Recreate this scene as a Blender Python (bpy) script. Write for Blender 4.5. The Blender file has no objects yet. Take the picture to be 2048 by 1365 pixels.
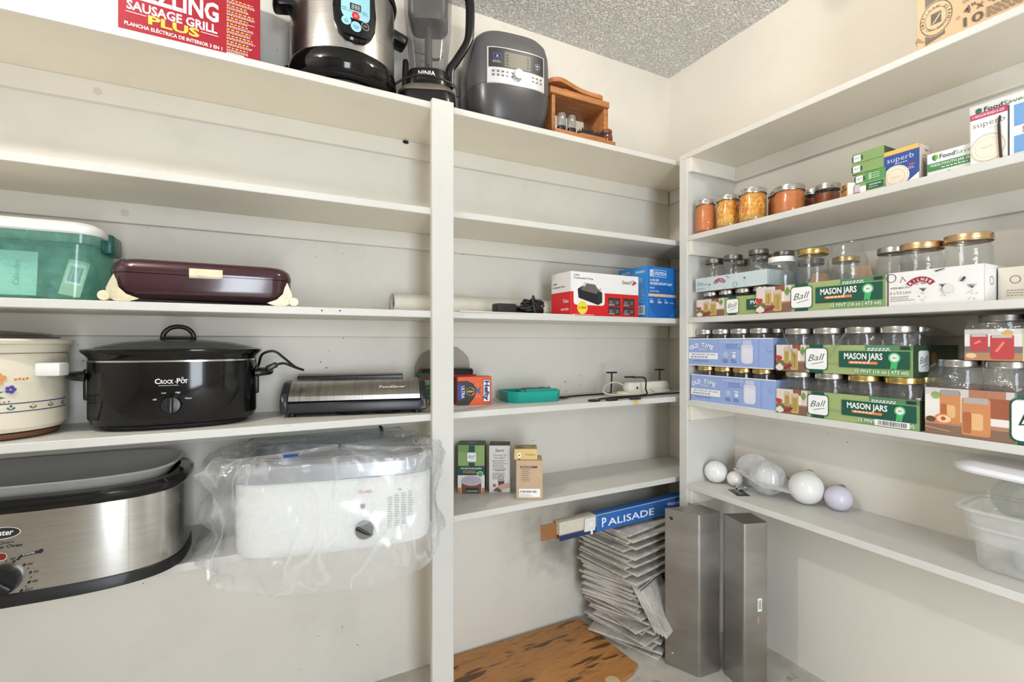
import bpy, bmesh, math, random
from mathutils import Vector, Matrix, noise
random.seed(7)
PI = math.pi
SC = bpy.context.scene
COL = SC.collection
def R(d): return math.radians(d)
def s2l(c):
    c = c / 255.0
    return c / 12.92 if c <= .04045 else ((c + .055) / 1.055) ** 2.4
def rgb(c): return (s2l(c[0]), s2l(c[1]), s2l(c[2]), 1.0)

# ---------------------------------------------------------------- camera
EYE = 1.197
cam = bpy.data.cameras.new('camera'); cam_ob = bpy.data.objects.new('camera', cam); COL.objects.link(cam_ob)
cam_ob.location = (0, 0, EYE); cam_ob.rotation_euler = (PI / 2, 0, -math.atan2(.4617, .887))
cam.sensor_width = 36; cam.lens = 36 * 966 / 2048; cam.shift_y = 2.5 / 2048; cam.clip_start = .02
SC.camera = cam_ob
# ---------------------------------------------------------------- world, light, exposure
SC.view_settings.view_transform = 'Standard'; SC.view_settings.look = 'None'
SC.view_settings.gamma = 1; SC.view_settings.use_curve_mapping = False
SC.view_settings.exposure = 0.0
W = bpy.data.worlds.new('sky'); SC.world = W; W.use_nodes = True
W.node_tree.nodes['Background'].inputs[0].default_value = (.78, .88, 1, 1)
W.node_tree.nodes['Background'].inputs[1].default_value = 1.0
LAMPS = [((.95, .90, 2.32), 9.5, (1.0, .90, .76)), ((-.75, .80, 2.33), 42.0, (1.0, .94, .87))]   # two bare ceiling bulbs: place, watts, colour
al = bpy.data.lights.new('added_rear_light', 'AREA'); al.shape = 'RECTANGLE'; al.size = .62; al.size_y = 1.85
al.energy = 49; al.color = (.86, .93, 1.0)  # unseen cool area light added behind the camera, turned towards the right wall
alo = bpy.data.objects.new('added_rear_light', al); COL.objects.link(alo)
alo.location = (.17, -1.36, 1.05); alo.rotation_euler = (R(90), 0, R(-32))
SC.cycles.max_bounces = 5; SC.cycles.diffuse_bounces = 4; SC.cycles.glossy_bounces = 3
SC.cycles.transparent_max_bounces = 16; SC.cycles.caustics_reflective = False; SC.cycles.caustics_refractive = False
SC.cycles.sample_clamp_indirect = 6

# ---------------------------------------------------------------- materials
MATS = {}
def _nodes(name):
    m = bpy.data.materials.new(name); m.use_nodes = True
    nt = m.node_tree; b = nt.nodes['Principled BSDF']
    return m, nt, b
def N(nt, t, **kw):
    n = nt.nodes.new(t)
    for k, v in kw.items():
        if k in ('data_type', 'blend_type', 'operation', 'noise_dimensions', 'interpolation_type', 'gradient_type', 'feature', 'wave_type', 'bands_direction'): setattr(n, k, v)
        else: n.inputs[k].default_value = v
    return n
def coords(nt, scale=(1, 1, 1), kind='Object'):
    tc = nt.nodes.new('ShaderNodeTexCoord'); mp = nt.nodes.new('ShaderNodeMapping')
    mp.inputs['Scale'].default_value = scale; nt.links.new(tc.outputs[kind], mp.inputs[0]); return mp.outputs[0]
def ramp(nt, src, stops):
    r = nt.nodes.new('ShaderNodeValToRGB'); e = r.color_ramp.elements
    while len(e) < len(stops): e.new(.5)
    for i, (p, c) in enumerate(stops):
        e[i].position = p; e[i].color = c if len(c) == 4 else (*c, 1)
    nt.links.new(src, r.inputs[0]); return r.outputs[0]
def mixc(nt, fac, a, b, mode='MIX'):
    m = nt.nodes.new('ShaderNodeMix'); m.data_type = 'RGBA'; m.blend_type = mode
    for i, x in ((0, fac), (6, a), (7, b)):
        if hasattr(x, 'is_linked'): nt.links.new(x, m.inputs[i])
        else: m.inputs[i].default_value = x
    return m.outputs[2]
def mat(name, col, rough=.5, metal=0, var=.06, scale=14, bump=0, bscale=120, stretch=(1, 1, 1), coat=0, spec=.5, sub=0):
    """plain procedural material: a colour with a little noise in tone, optional fine relief"""
    if name in MATS: return MATS[name]
    m, nt, b = _nodes(name); c = rgb(col)
    v = coords(nt, stretch)
    nz = N(nt, 'ShaderNodeTexNoise', Scale=scale, Detail=4, Roughness=.6); nt.links.new(v, nz.inputs['Vector'])
    lo = tuple(x * (1 - var) for x in c[:3]); hi = tuple(min(1, x * (1 + var)) for x in c[:3])
    nt.links.new(ramp(nt, nz.outputs['Fac'], [(.3, lo), (.7, hi)]), b.inputs['Base Color'])
    b.inputs['Roughness'].default_value = rough; b.inputs['Metallic'].default_value = metal
    b.inputs['Specular IOR Level'].default_value = spec
    if coat: b.inputs['Coat Weight'].default_value = coat; b.inputs['Coat Roughness'].default_value = .08
    if sub: b.inputs['Subsurface Weight'].default_value = sub; b.inputs['Subsurface Radius'].default_value = (.01, .01, .01)
    if bump:
        n2 = N(nt, 'ShaderNodeTexNoise', Scale=bscale, Detail=3); nt.links.new(v, n2.inputs['Vector'])
        bp = N(nt, 'ShaderNodeBump', Strength=bump, Distance=.002); nt.links.new(n2.outputs['Fac'], bp.inputs['Height'])
        nt.links.new(bp.outputs[0], b.inputs['Normal'])
    MATS[name] = m; return m
def ink(col, rough=.45):
    return mat('ink_%02x%02x%02x' % tuple(int(x) for x in col), col, rough, var=.02, scale=30)
def brushed(name, col, rough=.28, stretch=(1, 1, 60), var=.18, scale=6, metal=1):
    if name in MATS: return MATS[name]
    m, nt, b = _nodes(name); c = rgb(col)
    v = coords(nt, stretch)
    nz = N(nt, 'ShaderNodeTexNoise', Scale=scale, Detail=2, Roughness=.65); nt.links.new(v, nz.inputs['Vector'])
    nt.links.new(ramp(nt, nz.outputs['Fac'], [(.3, tuple(x * (1 - var) for x in c[:3])), (.7, c[:3])]), b.inputs['Base Color'])
    b.inputs['Metallic'].default_value = metal; b.inputs['Roughness'].default_value = rough
    n2 = N(nt, 'ShaderNodeTexNoise', Scale=3.5, Detail=3); nt.links.new(coords(nt), n2.inputs['Vector'])
    nt.links.new(ramp(nt, n2.outputs['Fac'], [(.35, (rough * .8,) * 3), (.7, (min(1, rough * 1.5),) * 3)]), b.inputs['Roughness'])
    bp = N(nt, 'ShaderNodeBump', Strength=.03, Distance=.001); nt.links.new(nz.outputs['Fac'], bp.inputs['Height'])
    nt.links.new(bp.outputs[0], b.inputs['Normal'])
    MATS[name] = m; return m
def clear(name, tint=(235, 240, 240), refl=.10, edge=.75, rough=.04, haze=0, hazecol=(235, 238, 240), bump=0, bscale=40, streak=0):
    """thin clear sheet of glass or plastic: see-through with a surface sheen that grows to the rim; haze = milky share"""
    if name in MATS: return MATS[name]
    m, nt, b = _nodes(name); nt.nodes.remove(b); out = nt.nodes['Material Output']
    tr = N(nt, 'ShaderNodeBsdfTransparent', Color=rgb(tint)); gl = N(nt, 'ShaderNodeBsdfGlossy', Color=(.95, .97, 1, 1), Roughness=rough)
    lw = N(nt, 'ShaderNodeLayerWeight', Blend=.25)
    f = ramp(nt, lw.outputs['Facing'], [(0, (refl * .45,) * 3), (.55, (refl,) * 3), (1, (edge,) * 3)])
    nz = N(nt, 'ShaderNodeTexNoise', Scale=bscale, Detail=3); nt.links.new(coords(nt), nz.inputs['Vector'])
    bp = N(nt, 'ShaderNodeBump', Strength=bump, Distance=.004); nt.links.new(nz.outputs['Fac'], bp.inputs['Height'])
    for x in (gl, lw): nt.links.new(bp.outputs[0], x.inputs['Normal'])
    base = tr.outputs[0]
    if haze:
        df = N(nt, 'ShaderNodeBsdfDiffuse', Color=rgb(hazecol)); tl = N(nt, 'ShaderNodeBsdfTranslucent', Color=rgb(hazecol))
        md = N(nt, 'ShaderNodeMixShader', Fac=.4); nt.links.new(df.outputs[0], md.inputs[1]); nt.links.new(tl.outputs[0], md.inputs[2])
        mh = N(nt, 'ShaderNodeMixShader', Fac=haze); nt.links.new(base, mh.inputs[1]); nt.links.new(md.outputs[0], mh.inputs[2])
        hz = ramp(nt, nz.outputs['Fac'], [(.3, (haze * .65,) * 3), (.7, (min(1, haze * 1.35),) * 3)])
        if streak:   # highlight streaks painted into the haze as whitened creases of the film
            n2 = N(nt, 'ShaderNodeTexNoise', Scale=4.5, Detail=2, Roughness=.45, Distortion=.7); nt.links.new(coords(nt, (1.6, 1, 1)), n2.inputs['Vector'])
            cr = ramp(nt, n2.outputs['Fac'], [(.43, (0, 0, 0)), (.5, (streak,) * 3), (.57, (0, 0, 0))]); hz = mixc(nt, 1.0, hz, cr, 'LIGHTEN')
        nt.links.new(hz, mh.inputs[0])
        base = mh.outputs[0]
    mx = nt.nodes.new('ShaderNodeMixShader'); nt.links.new(f, mx.inputs[0]); nt.links.new(base, mx.inputs[1]); nt.links.new(gl.outputs[0], mx.inputs[2])
    nt.links.new(mx.outputs[0], out.inputs[0]); MATS[name] = m; return m
def painted(name, col, specks=.0, grime=.0, dirt=(120, 112, 98), rough=.55, bump=.15, smudges=()):
    """old wall paint: slight blotches, dark specks and scuffs; smudges = (x, y, z, radius, strength) sooty patches"""
    m, nt, b = _nodes(name); c = rgb(col); v = coords(nt)
    n1 = N(nt, 'ShaderNodeTexNoise', Scale=2.2, Detail=2, Roughness=.6); nt.links.new(v, n1.inputs['Vector'])
    cc = ramp(nt, n1.outputs['Fac'], [(.3, tuple(x * .93 for x in c[:3])), (.7, c[:3])])
    if grime:
        n3 = N(nt, 'ShaderNodeTexNoise', Scale=5, Detail=3, Roughness=.75); nt.links.new(v, n3.inputs['Vector'])
        cc = mixc(nt, ramp(nt, n3.outputs['Fac'], [(.52, (0, 0, 0)), (.8, (grime,) * 3)]), cc, rgb(dirt))
    for (x, y, z, r, s) in smudges:
        vm = nt.nodes.new('ShaderNodeVectorMath'); vm.operation = 'DISTANCE'; nt.links.new(v, vm.inputs[0]); vm.inputs[1].default_value = (x, y, z)
        n4 = N(nt, 'ShaderNodeTexNoise', Scale=9, Detail=2, Roughness=.6); nt.links.new(v, n4.inputs['Vector'])
        a = N(nt, 'ShaderNodeMath', operation='MULTIPLY_ADD'); a.inputs[1].default_value = r * 1.6; a.inputs[2].default_value = -r * .8
        nt.links.new(n4.outputs['Fac'], a.inputs[0])
        ad = N(nt, 'ShaderNodeMath', operation='ADD'); nt.links.new(vm.outputs['Value'], ad.inputs[0]); nt.links.new(a.outputs[0], ad.inputs[1])
        cc = mixc(nt, ramp(nt, ad.outputs[0], [(0, (s,) * 3), (min(.99, r), (0, 0, 0))]), cc, rgb((86, 80, 70)))
    if specks:
        vo = N(nt, 'ShaderNodeTexVoronoi', Scale=26, Randomness=1.0); nt.links.new(v, vo.inputs['Vector'])
        n5 = N(nt, 'ShaderNodeTexNoise', Scale=3, Detail=2); nt.links.new(v, n5.inputs['Vector'])
        lim = N(nt, 'ShaderNodeMath', operation='MULTIPLY_ADD'); lim.inputs[1].default_value = specks * .60; lim.inputs[2].default_value = -specks * .23
        nt.links.new(n5.outputs['Fac'], lim.inputs[0])
        lt = N(nt, 'ShaderNodeMath', operation='LESS_THAN'); nt.links.new(vo.outputs['Distance'], lt.inputs[0]); nt.links.new(lim.outputs[0], lt.inputs[1])
        cc = mixc(nt, lt.outputs[0], cc, rgb((98, 88, 74)))
    nt.links.new(cc, b.inputs['Base Color']); b.inputs['Roughness'].default_value = rough
    n2 = N(nt, 'ShaderNodeTexNoise', Scale=70, Detail=4); nt.links.new(v, n2.inputs['Vector'])
    bp = N(nt, 'ShaderNodeBump', Strength=bump, Distance=.002); nt.links.new(n2.outputs['Fac'], bp.inputs['Height']); nt.links.new(bp.outputs[0], b.inputs['Normal'])
    MATS[name] = m; return m
def emitter(name, col, strength):
    m, nt, b = _nodes(name)
    b.inputs['Emission Color'].default_value = (*col, 1); b.inputs['Emission Strength'].default_value = strength
    MATS[name] = m; return m

# ---------------------------------------------------------------- mesh builder
def rr(w, d, r, n=5, cx=0, cy=0):
    """rounded rectangle outline, counter-clockwise"""
    r = max(1e-5, min(r, w / 2 - 1e-5, d / 2 - 1e-5)); o = []
    for (sx, sy, a0) in ((1, 1, 0), (-1, 1, 90), (-1, -1, 180), (1, -1, 270)):
        for k in range(n + 1):
            a = R(a0 + 90 * k / n); o.append((cx + sx * (w / 2 - r) + r * math.cos(a), cy + sy * (d / 2 - r) + r * math.sin(a)))
    return o
def sup(a, b, p=2, n=40, cx=0, cy=0):
    """superellipse outline with half axes a, b"""
    o = []
    for k in range(n):
        t = 2 * PI * k / n; c, s = math.cos(t), math.sin(t)
        o.append((cx + a * math.copysign(abs(c) ** (2 / p), c), cy + b * math.copysign(abs(s) ** (2 / p), s)))
    return o
class G:
    def __init__(s): s.v = []; s.f = []; s.m = []
    def add(s, vs, fs, mi=0, xf=None):
        k = len(s.v)
        s.v += [tuple(xf @ Vector(p)) for p in vs] if xf else [tuple(p) for p in vs]
        for f in fs: s.f.append([i + k for i in f]); s.m.append(mi)
        return s
    def box(s, x0, x1, y0, y1, z0, z1, mi=0, xf=None):
        vs = [(x0, y0, z0), (x1, y0, z0), (x1, y1, z0), (x0, y1, z0), (x0, y0, z1), (x1, y0, z1), (x1, y1, z1), (x0, y1, z1)]
        ms = mi if isinstance(mi, (list, tuple)) else [mi] * 6     # bottom, top, front(-y), right, back, left
        for f, q in zip([(3, 2, 1, 0), (4, 5, 6, 7), (0, 1, 5, 4), (1, 2, 6, 5), (2, 3, 7, 6), (3, 0, 4, 7)], ms):
            s.add(vs, [], 0) if False else None
            k = None
            s._q(vs, f, q, xf)
        return s
    def _q(s, vs, f, q, xf):
        key = id(vs)
        if getattr(s, '_k', None) != key:
            s._k = key; s._b = len(s.v); s._keep = vs
            s.v += [tuple(xf @ Vector(p)) for p in vs] if xf else list(vs)
        s.f.append([s._b + i for i in f]); s.m.append(q)
    def loft(s, rings, mi=0, cap0=True, cap1=True, xf=None, closed=True):
        n = len(rings[0]); vs = [p for r in rings for p in r]; fs = []
        for i in range(len(rings) - 1):
            for k in range(n if closed else n - 1):
                a, b = i * n + k, i * n + (k + 1) % n
                fs.append((a, b, b + n, a + n))
        if cap0: fs.append(tuple(range(n - 1, -1, -1)))
        if cap1: fs.append(tuple(range((len(rings) - 1) * n, len(rings) * n)))
        return s.add(vs, fs, mi, xf)
    def stack(s, outl, mi=0, cap0=True, cap1=True, xf=None):
        """outl: list of (outline2d, z)"""
        return s.loft([[(x, y, z) for x, y in o] for o, z in outl], mi, cap0, cap1, xf)
    def rbox(s, x0, x1, y0, y1, z0, z1, r=.004, e=None, mi=0, xf=None, n=3):
        """box with rounded upright edges and eased top and bottom"""
        w, d, cx, cy = x1 - x0, y1 - y0, (x0 + x1) / 2, (y0 + y1) / 2
        e = min(r, (z1 - z0) / 2.01) if e is None else e
        o = []
        for (k, z) in ((0, z0), (.7, z0 + e * .3), (1, z0 + e), (1, z1 - e), (.7, z1 - e * .3), (0, z1)):
            i = e * (1 - k); o.append((rr(w - 2 * i, d - 2 * i, max(r - i, e * .2), n, cx, cy), z))
        return s.stack(o, mi, xf=xf)
    def lathe(s, prof, n=24, mi=0, cx=0, cy=0, cap0=True, cap1=True, xf=None):
        rings = [[(cx + max(r, 1e-5) * math.cos(2 * PI * k / n), cy + max(r, 1e-5) * math.sin(2 * PI * k / n), z) for k in range(n)] for r, z in prof]
        return s.loft(rings, mi, cap0, cap1, xf)
    def tube(s, pts, r, n=8, mi=0, closed=False, xf=None, sub=4, sq=1):
        P = [Vector(p) for p in pts]
        if sub > 1 and len(P) > 2:
            Q = []; L = len(P); rng = L if closed else L - 1
            for i in range(rng):
                p1, p2 = P[i], P[(i + 1) % L]
                p0 = P[i - 1] if (closed or i > 0) else p1 * 2 - p2
                p3 = P[(i + 2) % L] if (closed or i + 2 < L) else p2 * 2 - p1
                for k in range(sub):
                    t = k / sub
                    Q.append(.5 * ((2 * p1) + (p2 - p0) * t + (2 * p0 - 5 * p1 + 4 * p2 - p3) * t * t + (3 * p1 - p0 - 3 * p2 + p3) * t ** 3))
            if not closed: Q.append(P[-1])
            P = Q
        L = len(P); rings = []; up = None
        for i in range(L):
            t = (P[(i + 1) % L] - P[i - 1]) if closed else (P[min(i + 1, L - 1)] - P[max(i - 1, 0)])
            t.normalize()
            if up is None: up = t.orthogonal().normalized()
            up = (up - t * up.dot(t))
            if up.length < 1e-6: up = t.orthogonal()
            up.normalize(); sd = t.cross(up)
            rad = r[i * (len(r) - 1) // max(1, L - 1)] if isinstance(r, (list, tuple)) else r
            rings.append([tuple(P[i] + (up * math.cos(2 * PI * k / n) * sq + sd * math.sin(2 * PI * k / n)) * rad) for k in range(n)])
        if closed: rings.append(rings[0])
        return s.loft(rings, mi, not closed, not closed, xf)
    def prism(s, outline, y0, y1, mi=0, xf=None):
        """outline in (x, z) extruded along y"""
        return s.loft([[(x, y1, z) for x, z in outline], [(x, y0, z) for x, z in outline]], mi, xf=xf)
    def build(s, name, mats, parent=None, smooth=38, loc=None, rot=None, bevel=0):
        me = bpy.data.meshes.new(name); me.from_pydata(s.v, [], s.f)
        for m in (mats if isinstance(mats, (list, tuple)) else [mats]): me.materials.append(m)
        me.polygons.foreach_set('material_index', s.m)
        if bevel:
            bm = bmesh.new(); bm.from_mesh(me); bmesh.ops.remove_doubles(bm, verts=bm.verts, dist=1e-6)
            bmesh.ops.bevel(bm, geom=list(bm.edges), offset=bevel, segments=1, affect='EDGES', clamp_overlap=True); bm.to_mesh(me); bm.free()
        me.validate(); me.update()
        if smooth:
            me.shade_smooth(); me.set_sharp_from_angle(angle=R(smooth))
        o = bpy.data.objects.new(name, me); COL.objects.link(o)
        if parent: o.parent = parent
        if loc: o.location = loc
        if rot: o.rotation_euler = rot
        return o
def thing(name, label, cat, loc=(0, 0, 0), rz=0, group=None, rot=None):
    o = bpy.data.objects.new(name, None); COL.objects.link(o); o.empty_display_size = .05
    o.location = loc; o.rotation_euler = rot or (0, 0, R(rz))
    return tag(o, label, cat, group)
def tag(o, label, cat=None, group=None, kind=None):
    if label: o['label'] = label
    if cat: o['category'] = cat
    if group: o['group'] = group
    if kind: o['kind'] = kind
    return o
def copy_tree(o, parent=None):
    c = o.copy(); COL.objects.link(c); c.parent = parent
    for ch in o.children: copy_tree(ch, c)
    return c
def struct(o): o['kind'] = 'structure'; return o

# ---------------------------------------------------------------- flat print on faces
_TX = {}
def glyphs(s, bold):
    if (s, bold) not in _TX:
        cu = bpy.data.curves.new('t', 'FONT'); cu.body = s; cu.size = 1; cu.dimensions = '2D'; cu.fill_mode = 'FRONT'; cu.resolution_u = 2
        cu.offset = bold; ob = bpy.data.objects.new('t', cu); COL.objects.link(ob)
        bpy.context.view_layer.update()
        me = bpy.data.meshes.new_from_object(ob.evaluated_get(bpy.context.evaluated_depsgraph_get()))
        vs = [(v.co.x, v.co.y) for v in me.vertices]; fs = [list(p.vertices) for p in me.polygons]
        bpy.data.objects.remove(ob); bpy.data.curves.remove(cu); bpy.data.meshes.remove(me)
        _TX[(s, bold)] = (vs, fs)
    return _TX[(s, bold)]
class Print:
    """flat lettering and pictures printed on one face; (x, y) in metres from that face's lower left corner"""
    def __init__(s, sx=1, sy=1): s.g = G(); s.mats = []; s.L = 0; s.sx, s.sy = sx, sy
    def mi(s, col):
        m = ink(col)
        if m not in s.mats: s.mats.append(m)
        return s.mats.index(m)
    def _add(s, pts, fs, col):
        s.L += 1
        s.g.add([(x * s.sx, y * s.sy, s.L) for x, y in pts], fs, s.mi(col)); return s
    def poly(s, pts, col): return s._add(pts, [tuple(range(len(pts)))], col)
    def rect(s, x0, y0, x1, y1, col): return s.poly([(x0, y0), (x1, y0), (x1, y1), (x0, y1)], col)
    def rrect(s, x0, y0, x1, y1, r, col): return s.poly(rr(x1 - x0, y1 - y0, r, 4, (x0 + x1) / 2, (y0 + y1) / 2), col)
    def disc(s, x, y, r, col, ry=None, n=20): return s.poly(sup(r, ry or r, 2, n, x, y), col)
    def text(s, t, x, y, h, col, w=None, bold=.01, shear=0, al='l', rot=0, slope=0):
        """cap height h, squeezed to width w; al l/c/r"""
        vs, fs = glyphs(t, bold)
        if not vs: return s
        x0 = min(p[0] for p in vs); x1 = max(p[0] for p in vs); k = h / .69
        kx = w / (x1 - x0) if w else k * .92
        wd = (x1 - x0) * kx; ox = {'l': 0, 'c': -wd / 2, 'r': -wd}[al]
        ca, sa = math.cos(R(rot)), math.sin(R(rot)); o = []
        for px, py in vs:
            qx = (px - x0) * kx + ox + py * k * shear; qy = py * k + ((px - x0) * kx + ox) * slope
            o.append((x + qx * ca - qy * sa, y + qx * sa + qy * ca))
        return s._add(o, fs, col)
    def arc(s, t, cx, cy, r, h, col, a0, a1, bold=.02):
        """letters along an arc, a0..a1 degrees, clockwise"""
        for i, ch in enumerate(t):
            a = a0 + (a1 - a0) * (i / max(1, len(t) - 1))
            s.text(ch, cx + r * math.cos(R(a)), cy + r * math.sin(R(a)), h, col, bold=bold, al='c', rot=a - 90)
        return s
    def ring(s, cx, cy, r0, r1, col, a0=0, a1=360, n=22):
        pts = [(cx + r1 * math.cos(R(a0 + (a1 - a0) * k / n)), cy + r1 * math.sin(R(a0 + (a1 - a0) * k / n))) for k in range(n + 1)]
        pts += [(cx + r0 * math.cos(R(a0 + (a1 - a0) * k / n)), cy + r0 * math.sin(R(a0 + (a1 - a0) * k / n))) for k in range(n, -1, -1)]
        m = 2 * n + 1
        return s._add(pts, [(k, k + 1, m - k - 1, m - k) for k in range(n)], col)
    def lines(s, x0, y1, x1, n, dy, h, col, seed=1):
        """n rows of small print, too fine to read"""
        rnd = random.Random(seed); pts = []; fs = []
        for i in range(n):
            y = y1 - i * dy; x = x0; end = x0 + (x1 - x0) * rnd.uniform(.7, 1)
            while x < end:
                w = min(rnd.uniform(.02, .075) * (x1 - x0) + h, end - x); k = len(pts)
                pts += [(x, y), (x + w, y), (x + w, y + h), (x, y + h)]; fs.append((k, k + 1, k + 2, k + 3)); x += w + h * .8
        return s._add(pts, fs, col)
    def bars(s, x0, y0, x1, y1, col, n=16, seed=3):
        rnd = random.Random(seed); pts = []; fs = []; x = x0; st = (x1 - x0) / n / 1.6
        while x < x1 - st:
            w = st * rnd.uniform(.35, 1.2); k = len(pts); pts += [(x, y0), (x + w, y0), (x + w, y1), (x, y1)]; fs.append((k, k + 1, k + 2, k + 3)); x += w + st * rnd.uniform(.4, 1)
        return s._add(pts, fs, col)
    def build(s, name, parent, o, U, V, label=None, curve=None, step=.00006):
        o, U, V = Vector(o), Vector(U), Vector(V); n = U.cross(V)
        s.g.v = [tuple(curve(x, y, .0004 + step * l)) if curve else tuple(o + U * x + V * y + n * (.0004 + step * l)) for x, y, l in s.g.v]
        ob = s.g.build(name, s.mats, parent, smooth=0)
        if label: ob['label'] = label
        return ob
def front(p, name, parent, label=None, y=0, x=0, z=0): return p.build(name, parent, (x, y, z), (1, 0, 0), (0, 0, 1), label)
def side_r(p, name, parent, w, label=None, y=0): return p.build(name, parent, (w, y, 0), (0, 1, 0), (0, 0, 1), label)
def side_l(p, name, parent, d, label=None): return p.build(name, parent, (0, d, 0), (0, -1, 0), (0, 0, 1), label)
def topf(p, name, parent, h, label=None): return p.build(name, parent, (0, 0, h), (1, 0, 0), (0, 1, 0), label)
def carton(name, label, loc, rz, w, d, h, cols, cat='box', group=None, bevel=.0012):
    """closed carton: front-left-bottom corner at the origin, front faces -y; cols = front, side, top"""
    t = thing(name, label, cat, loc, rz, group)
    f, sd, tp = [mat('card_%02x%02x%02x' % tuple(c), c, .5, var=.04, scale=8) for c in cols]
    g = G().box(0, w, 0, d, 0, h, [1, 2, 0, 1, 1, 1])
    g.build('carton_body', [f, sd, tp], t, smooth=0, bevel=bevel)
    return t
# ================================================================ the room
XW, YW, XF, YE, YF = 1.765, 1.734, 1.487, 1.366, 1.442      # right wall, left wall, right shelf front, right unit's end panel, left shelf front
CEIL = 2.482
S = dict(S1=1.9427, S2=1.614, S3=1.2945, S4=.9745, S5=.646, R1=1.9427, R2=1.616, R3=1.2935, R4=.9685, R5=.642)   # shelf tops
TH = .021
XL0, YB0 = -1.62, -1.42
wall_paint = painted('cream_wall_paint', (231, 227, 218), specks=.36, grime=.10, smudges=((1.12, 1.734, .36, .17, .5), (1.18, 1.734, .30, .15, .45), (1.25, 1.734, .45, .10, .4), (.95, 1.734, .45, .12, .18)))
wall_paint_r = painted('cream_wall_paint_right', (231, 226, 216), specks=.24, grime=.05)
shelf_paint = painted('white_shelf_paint', (216, 215, 210), specks=.24, grime=.16, dirt=(170, 160, 142), rough=.42, bump=.1)
under_lightened = painted('lightened_underside_paint', (243, 235, 217), specks=.2, grime=.08, rough=.38, bump=.08)  # shelf paint made lighter and creamier underneath, standing in for light from below
cleat_paint = painted('cream_cleat_paint', (233, 228, 217), specks=.24, grime=.08, rough=.45, bump=.1)
def ceiling_material():
    m, nt, b = _nodes('textured_ceiling'); v = coords(nt)
    b.inputs['Base Color'].default_value = rgb((248, 247, 243)); b.inputs['Roughness'].default_value = .8
    n1 = N(nt, 'ShaderNodeTexNoise', Scale=92, Detail=2, Roughness=.55, Distortion=.6); nt.links.new(v, n1.inputs['Vector'])
    h = ramp(nt, n1.outputs['Fac'], [(.40, (0, 0, 0)), (.60, (1, 1, 1))])
    bp = N(nt, 'ShaderNodeBump', Strength=1.0, Distance=.010); nt.links.new(h, bp.inputs['Height']); nt.links.new(bp.outputs[0], b.inputs['Normal'])
    return m
def concrete():
    m, nt, b = _nodes('grey_concrete'); v = coords(nt)
    n1 = N(nt, 'ShaderNodeTexNoise', Scale=4, Detail=9, Roughness=.7); nt.links.new(v, n1.inputs['Vector'])
    cc = ramp(nt, n1.outputs['Fac'], [(.3, rgb((168, 163, 154))), (.7, rgb((214, 209, 200)))])
    n2 = N(nt, 'ShaderNodeTexNoise', Scale=9, Detail=3); nt.links.new(v, n2.inputs['Vector'])
    cc = mixc(nt, ramp(nt, n2.outputs['Fac'], [(.62, (0, 0, 0)), (.66, (.6, .6, .6))]), cc, rgb((132, 126, 117)))
    nt.links.new(cc, b.inputs['Base Color']); b.inputs['Roughness'].default_value = .75
    bp = N(nt, 'ShaderNodeBump', Strength=.3, Distance=.004); nt.links.new(n1.outputs['Fac'], bp.inputs['Height']); nt.links.new(bp.outputs[0], b.inputs['Normal'])
    return m
T = .1
struct(G().box(XL0 - T, XW + T, YB0 - T, YW + T, -T, 0).build('floor', concrete(), smooth=0))
struct(G().box(XL0 - T, XW + T, YB0 - T, YW + T, CEIL, CEIL + T).build('ceiling', ceiling_material(), smooth=0))
struct(G().box(XL0 - T, XW + T, YW, YW + T, 0, CEIL).build('wall_left', wall_paint, smooth=0))
struct(G().box(XW, XW + T, YB0, YW, 0, CEIL).build('wall_right', wall_paint_r, smooth=0))
struct(G().box(XL0 - T, XL0, YB0, YW, 0, CEIL).build('wall_far_left', wall_paint_r, smooth=0))
g = G(); g.box(XL0, -.22, YB0 - T, YB0, 0, CEIL); g.box(.56, XW, YB0 - T, YB0, 0, CEIL); g.box(-.22, .56, YB0 - T, YB0, 2.05, CEIL)
struct(g.build('wall_rear', wall_paint_r, smooth=0))
# ---------------------------------------------------------------- shelving along the left wall
u = thing('wall_shelving', 'white painted shelves with a centre post along the left wall', 'shelving', (0, 0, 0))
for k in ('S1', 'S2', 'S3', 'S4', 'S5'):
    z = S[k]
    G().box(XL0, XW, YF, YW, z - TH, z, [1, 0, 0, 0, 0, 0]).build('shelf', [shelf_paint, under_lightened], u, smooth=0, bevel=.0015)
    G().box(XL0, XW - .02, YW - .019, YW, z - TH - .058, z - TH).build('cleat', cleat_paint, u, smooth=0, bevel=.0012)
    G().box(XW - .019, XW, YF + .01, YW - .02, z - TH - .058, z - TH).build('cleat', cleat_paint, u, smooth=0, bevel=.0012)
G().box(.4655, .535, YF - .021, YF, 0, S['S1'] + .003).build('post', shelf_paint, u, smooth=0, bevel=.0015)
NH = mat('dark_hole', (24, 20, 18), .8)
for (x, z) in ((.152, 1.2855), (.200, 1.2865)): G().lathe([(.0022, 0), (.0022, .0006)], 10, xf=Matrix.Translation((x, YF + .0002, z)) @ Matrix.Rotation(R(90), 4, 'X')).build('nail_hole', NH, u)
G().stack([(sup(.011, .006, 2, 14), 0), (sup(.010, .005, 2, 14), .004)], xf=Matrix.Translation((.462, YW - .0195, S['S1'] - TH - .006)) @ Matrix.Rotation(R(90), 4, 'X')).build('knot_hole', NH, u)
for (x, z) in ((-.34, S['S2'] - TH - .030), (-.40, S['S1'] - TH - .03)): G().lathe([(.010, 0), (.010, .0008), (.009, .001)], 18, xf=Matrix.Translation((x, YW - .0188, z)) @ Matrix.Rotation(R(90), 4, 'X')).build('filled_nail', mat('filler', (214, 206, 192), .6), u)
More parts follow.
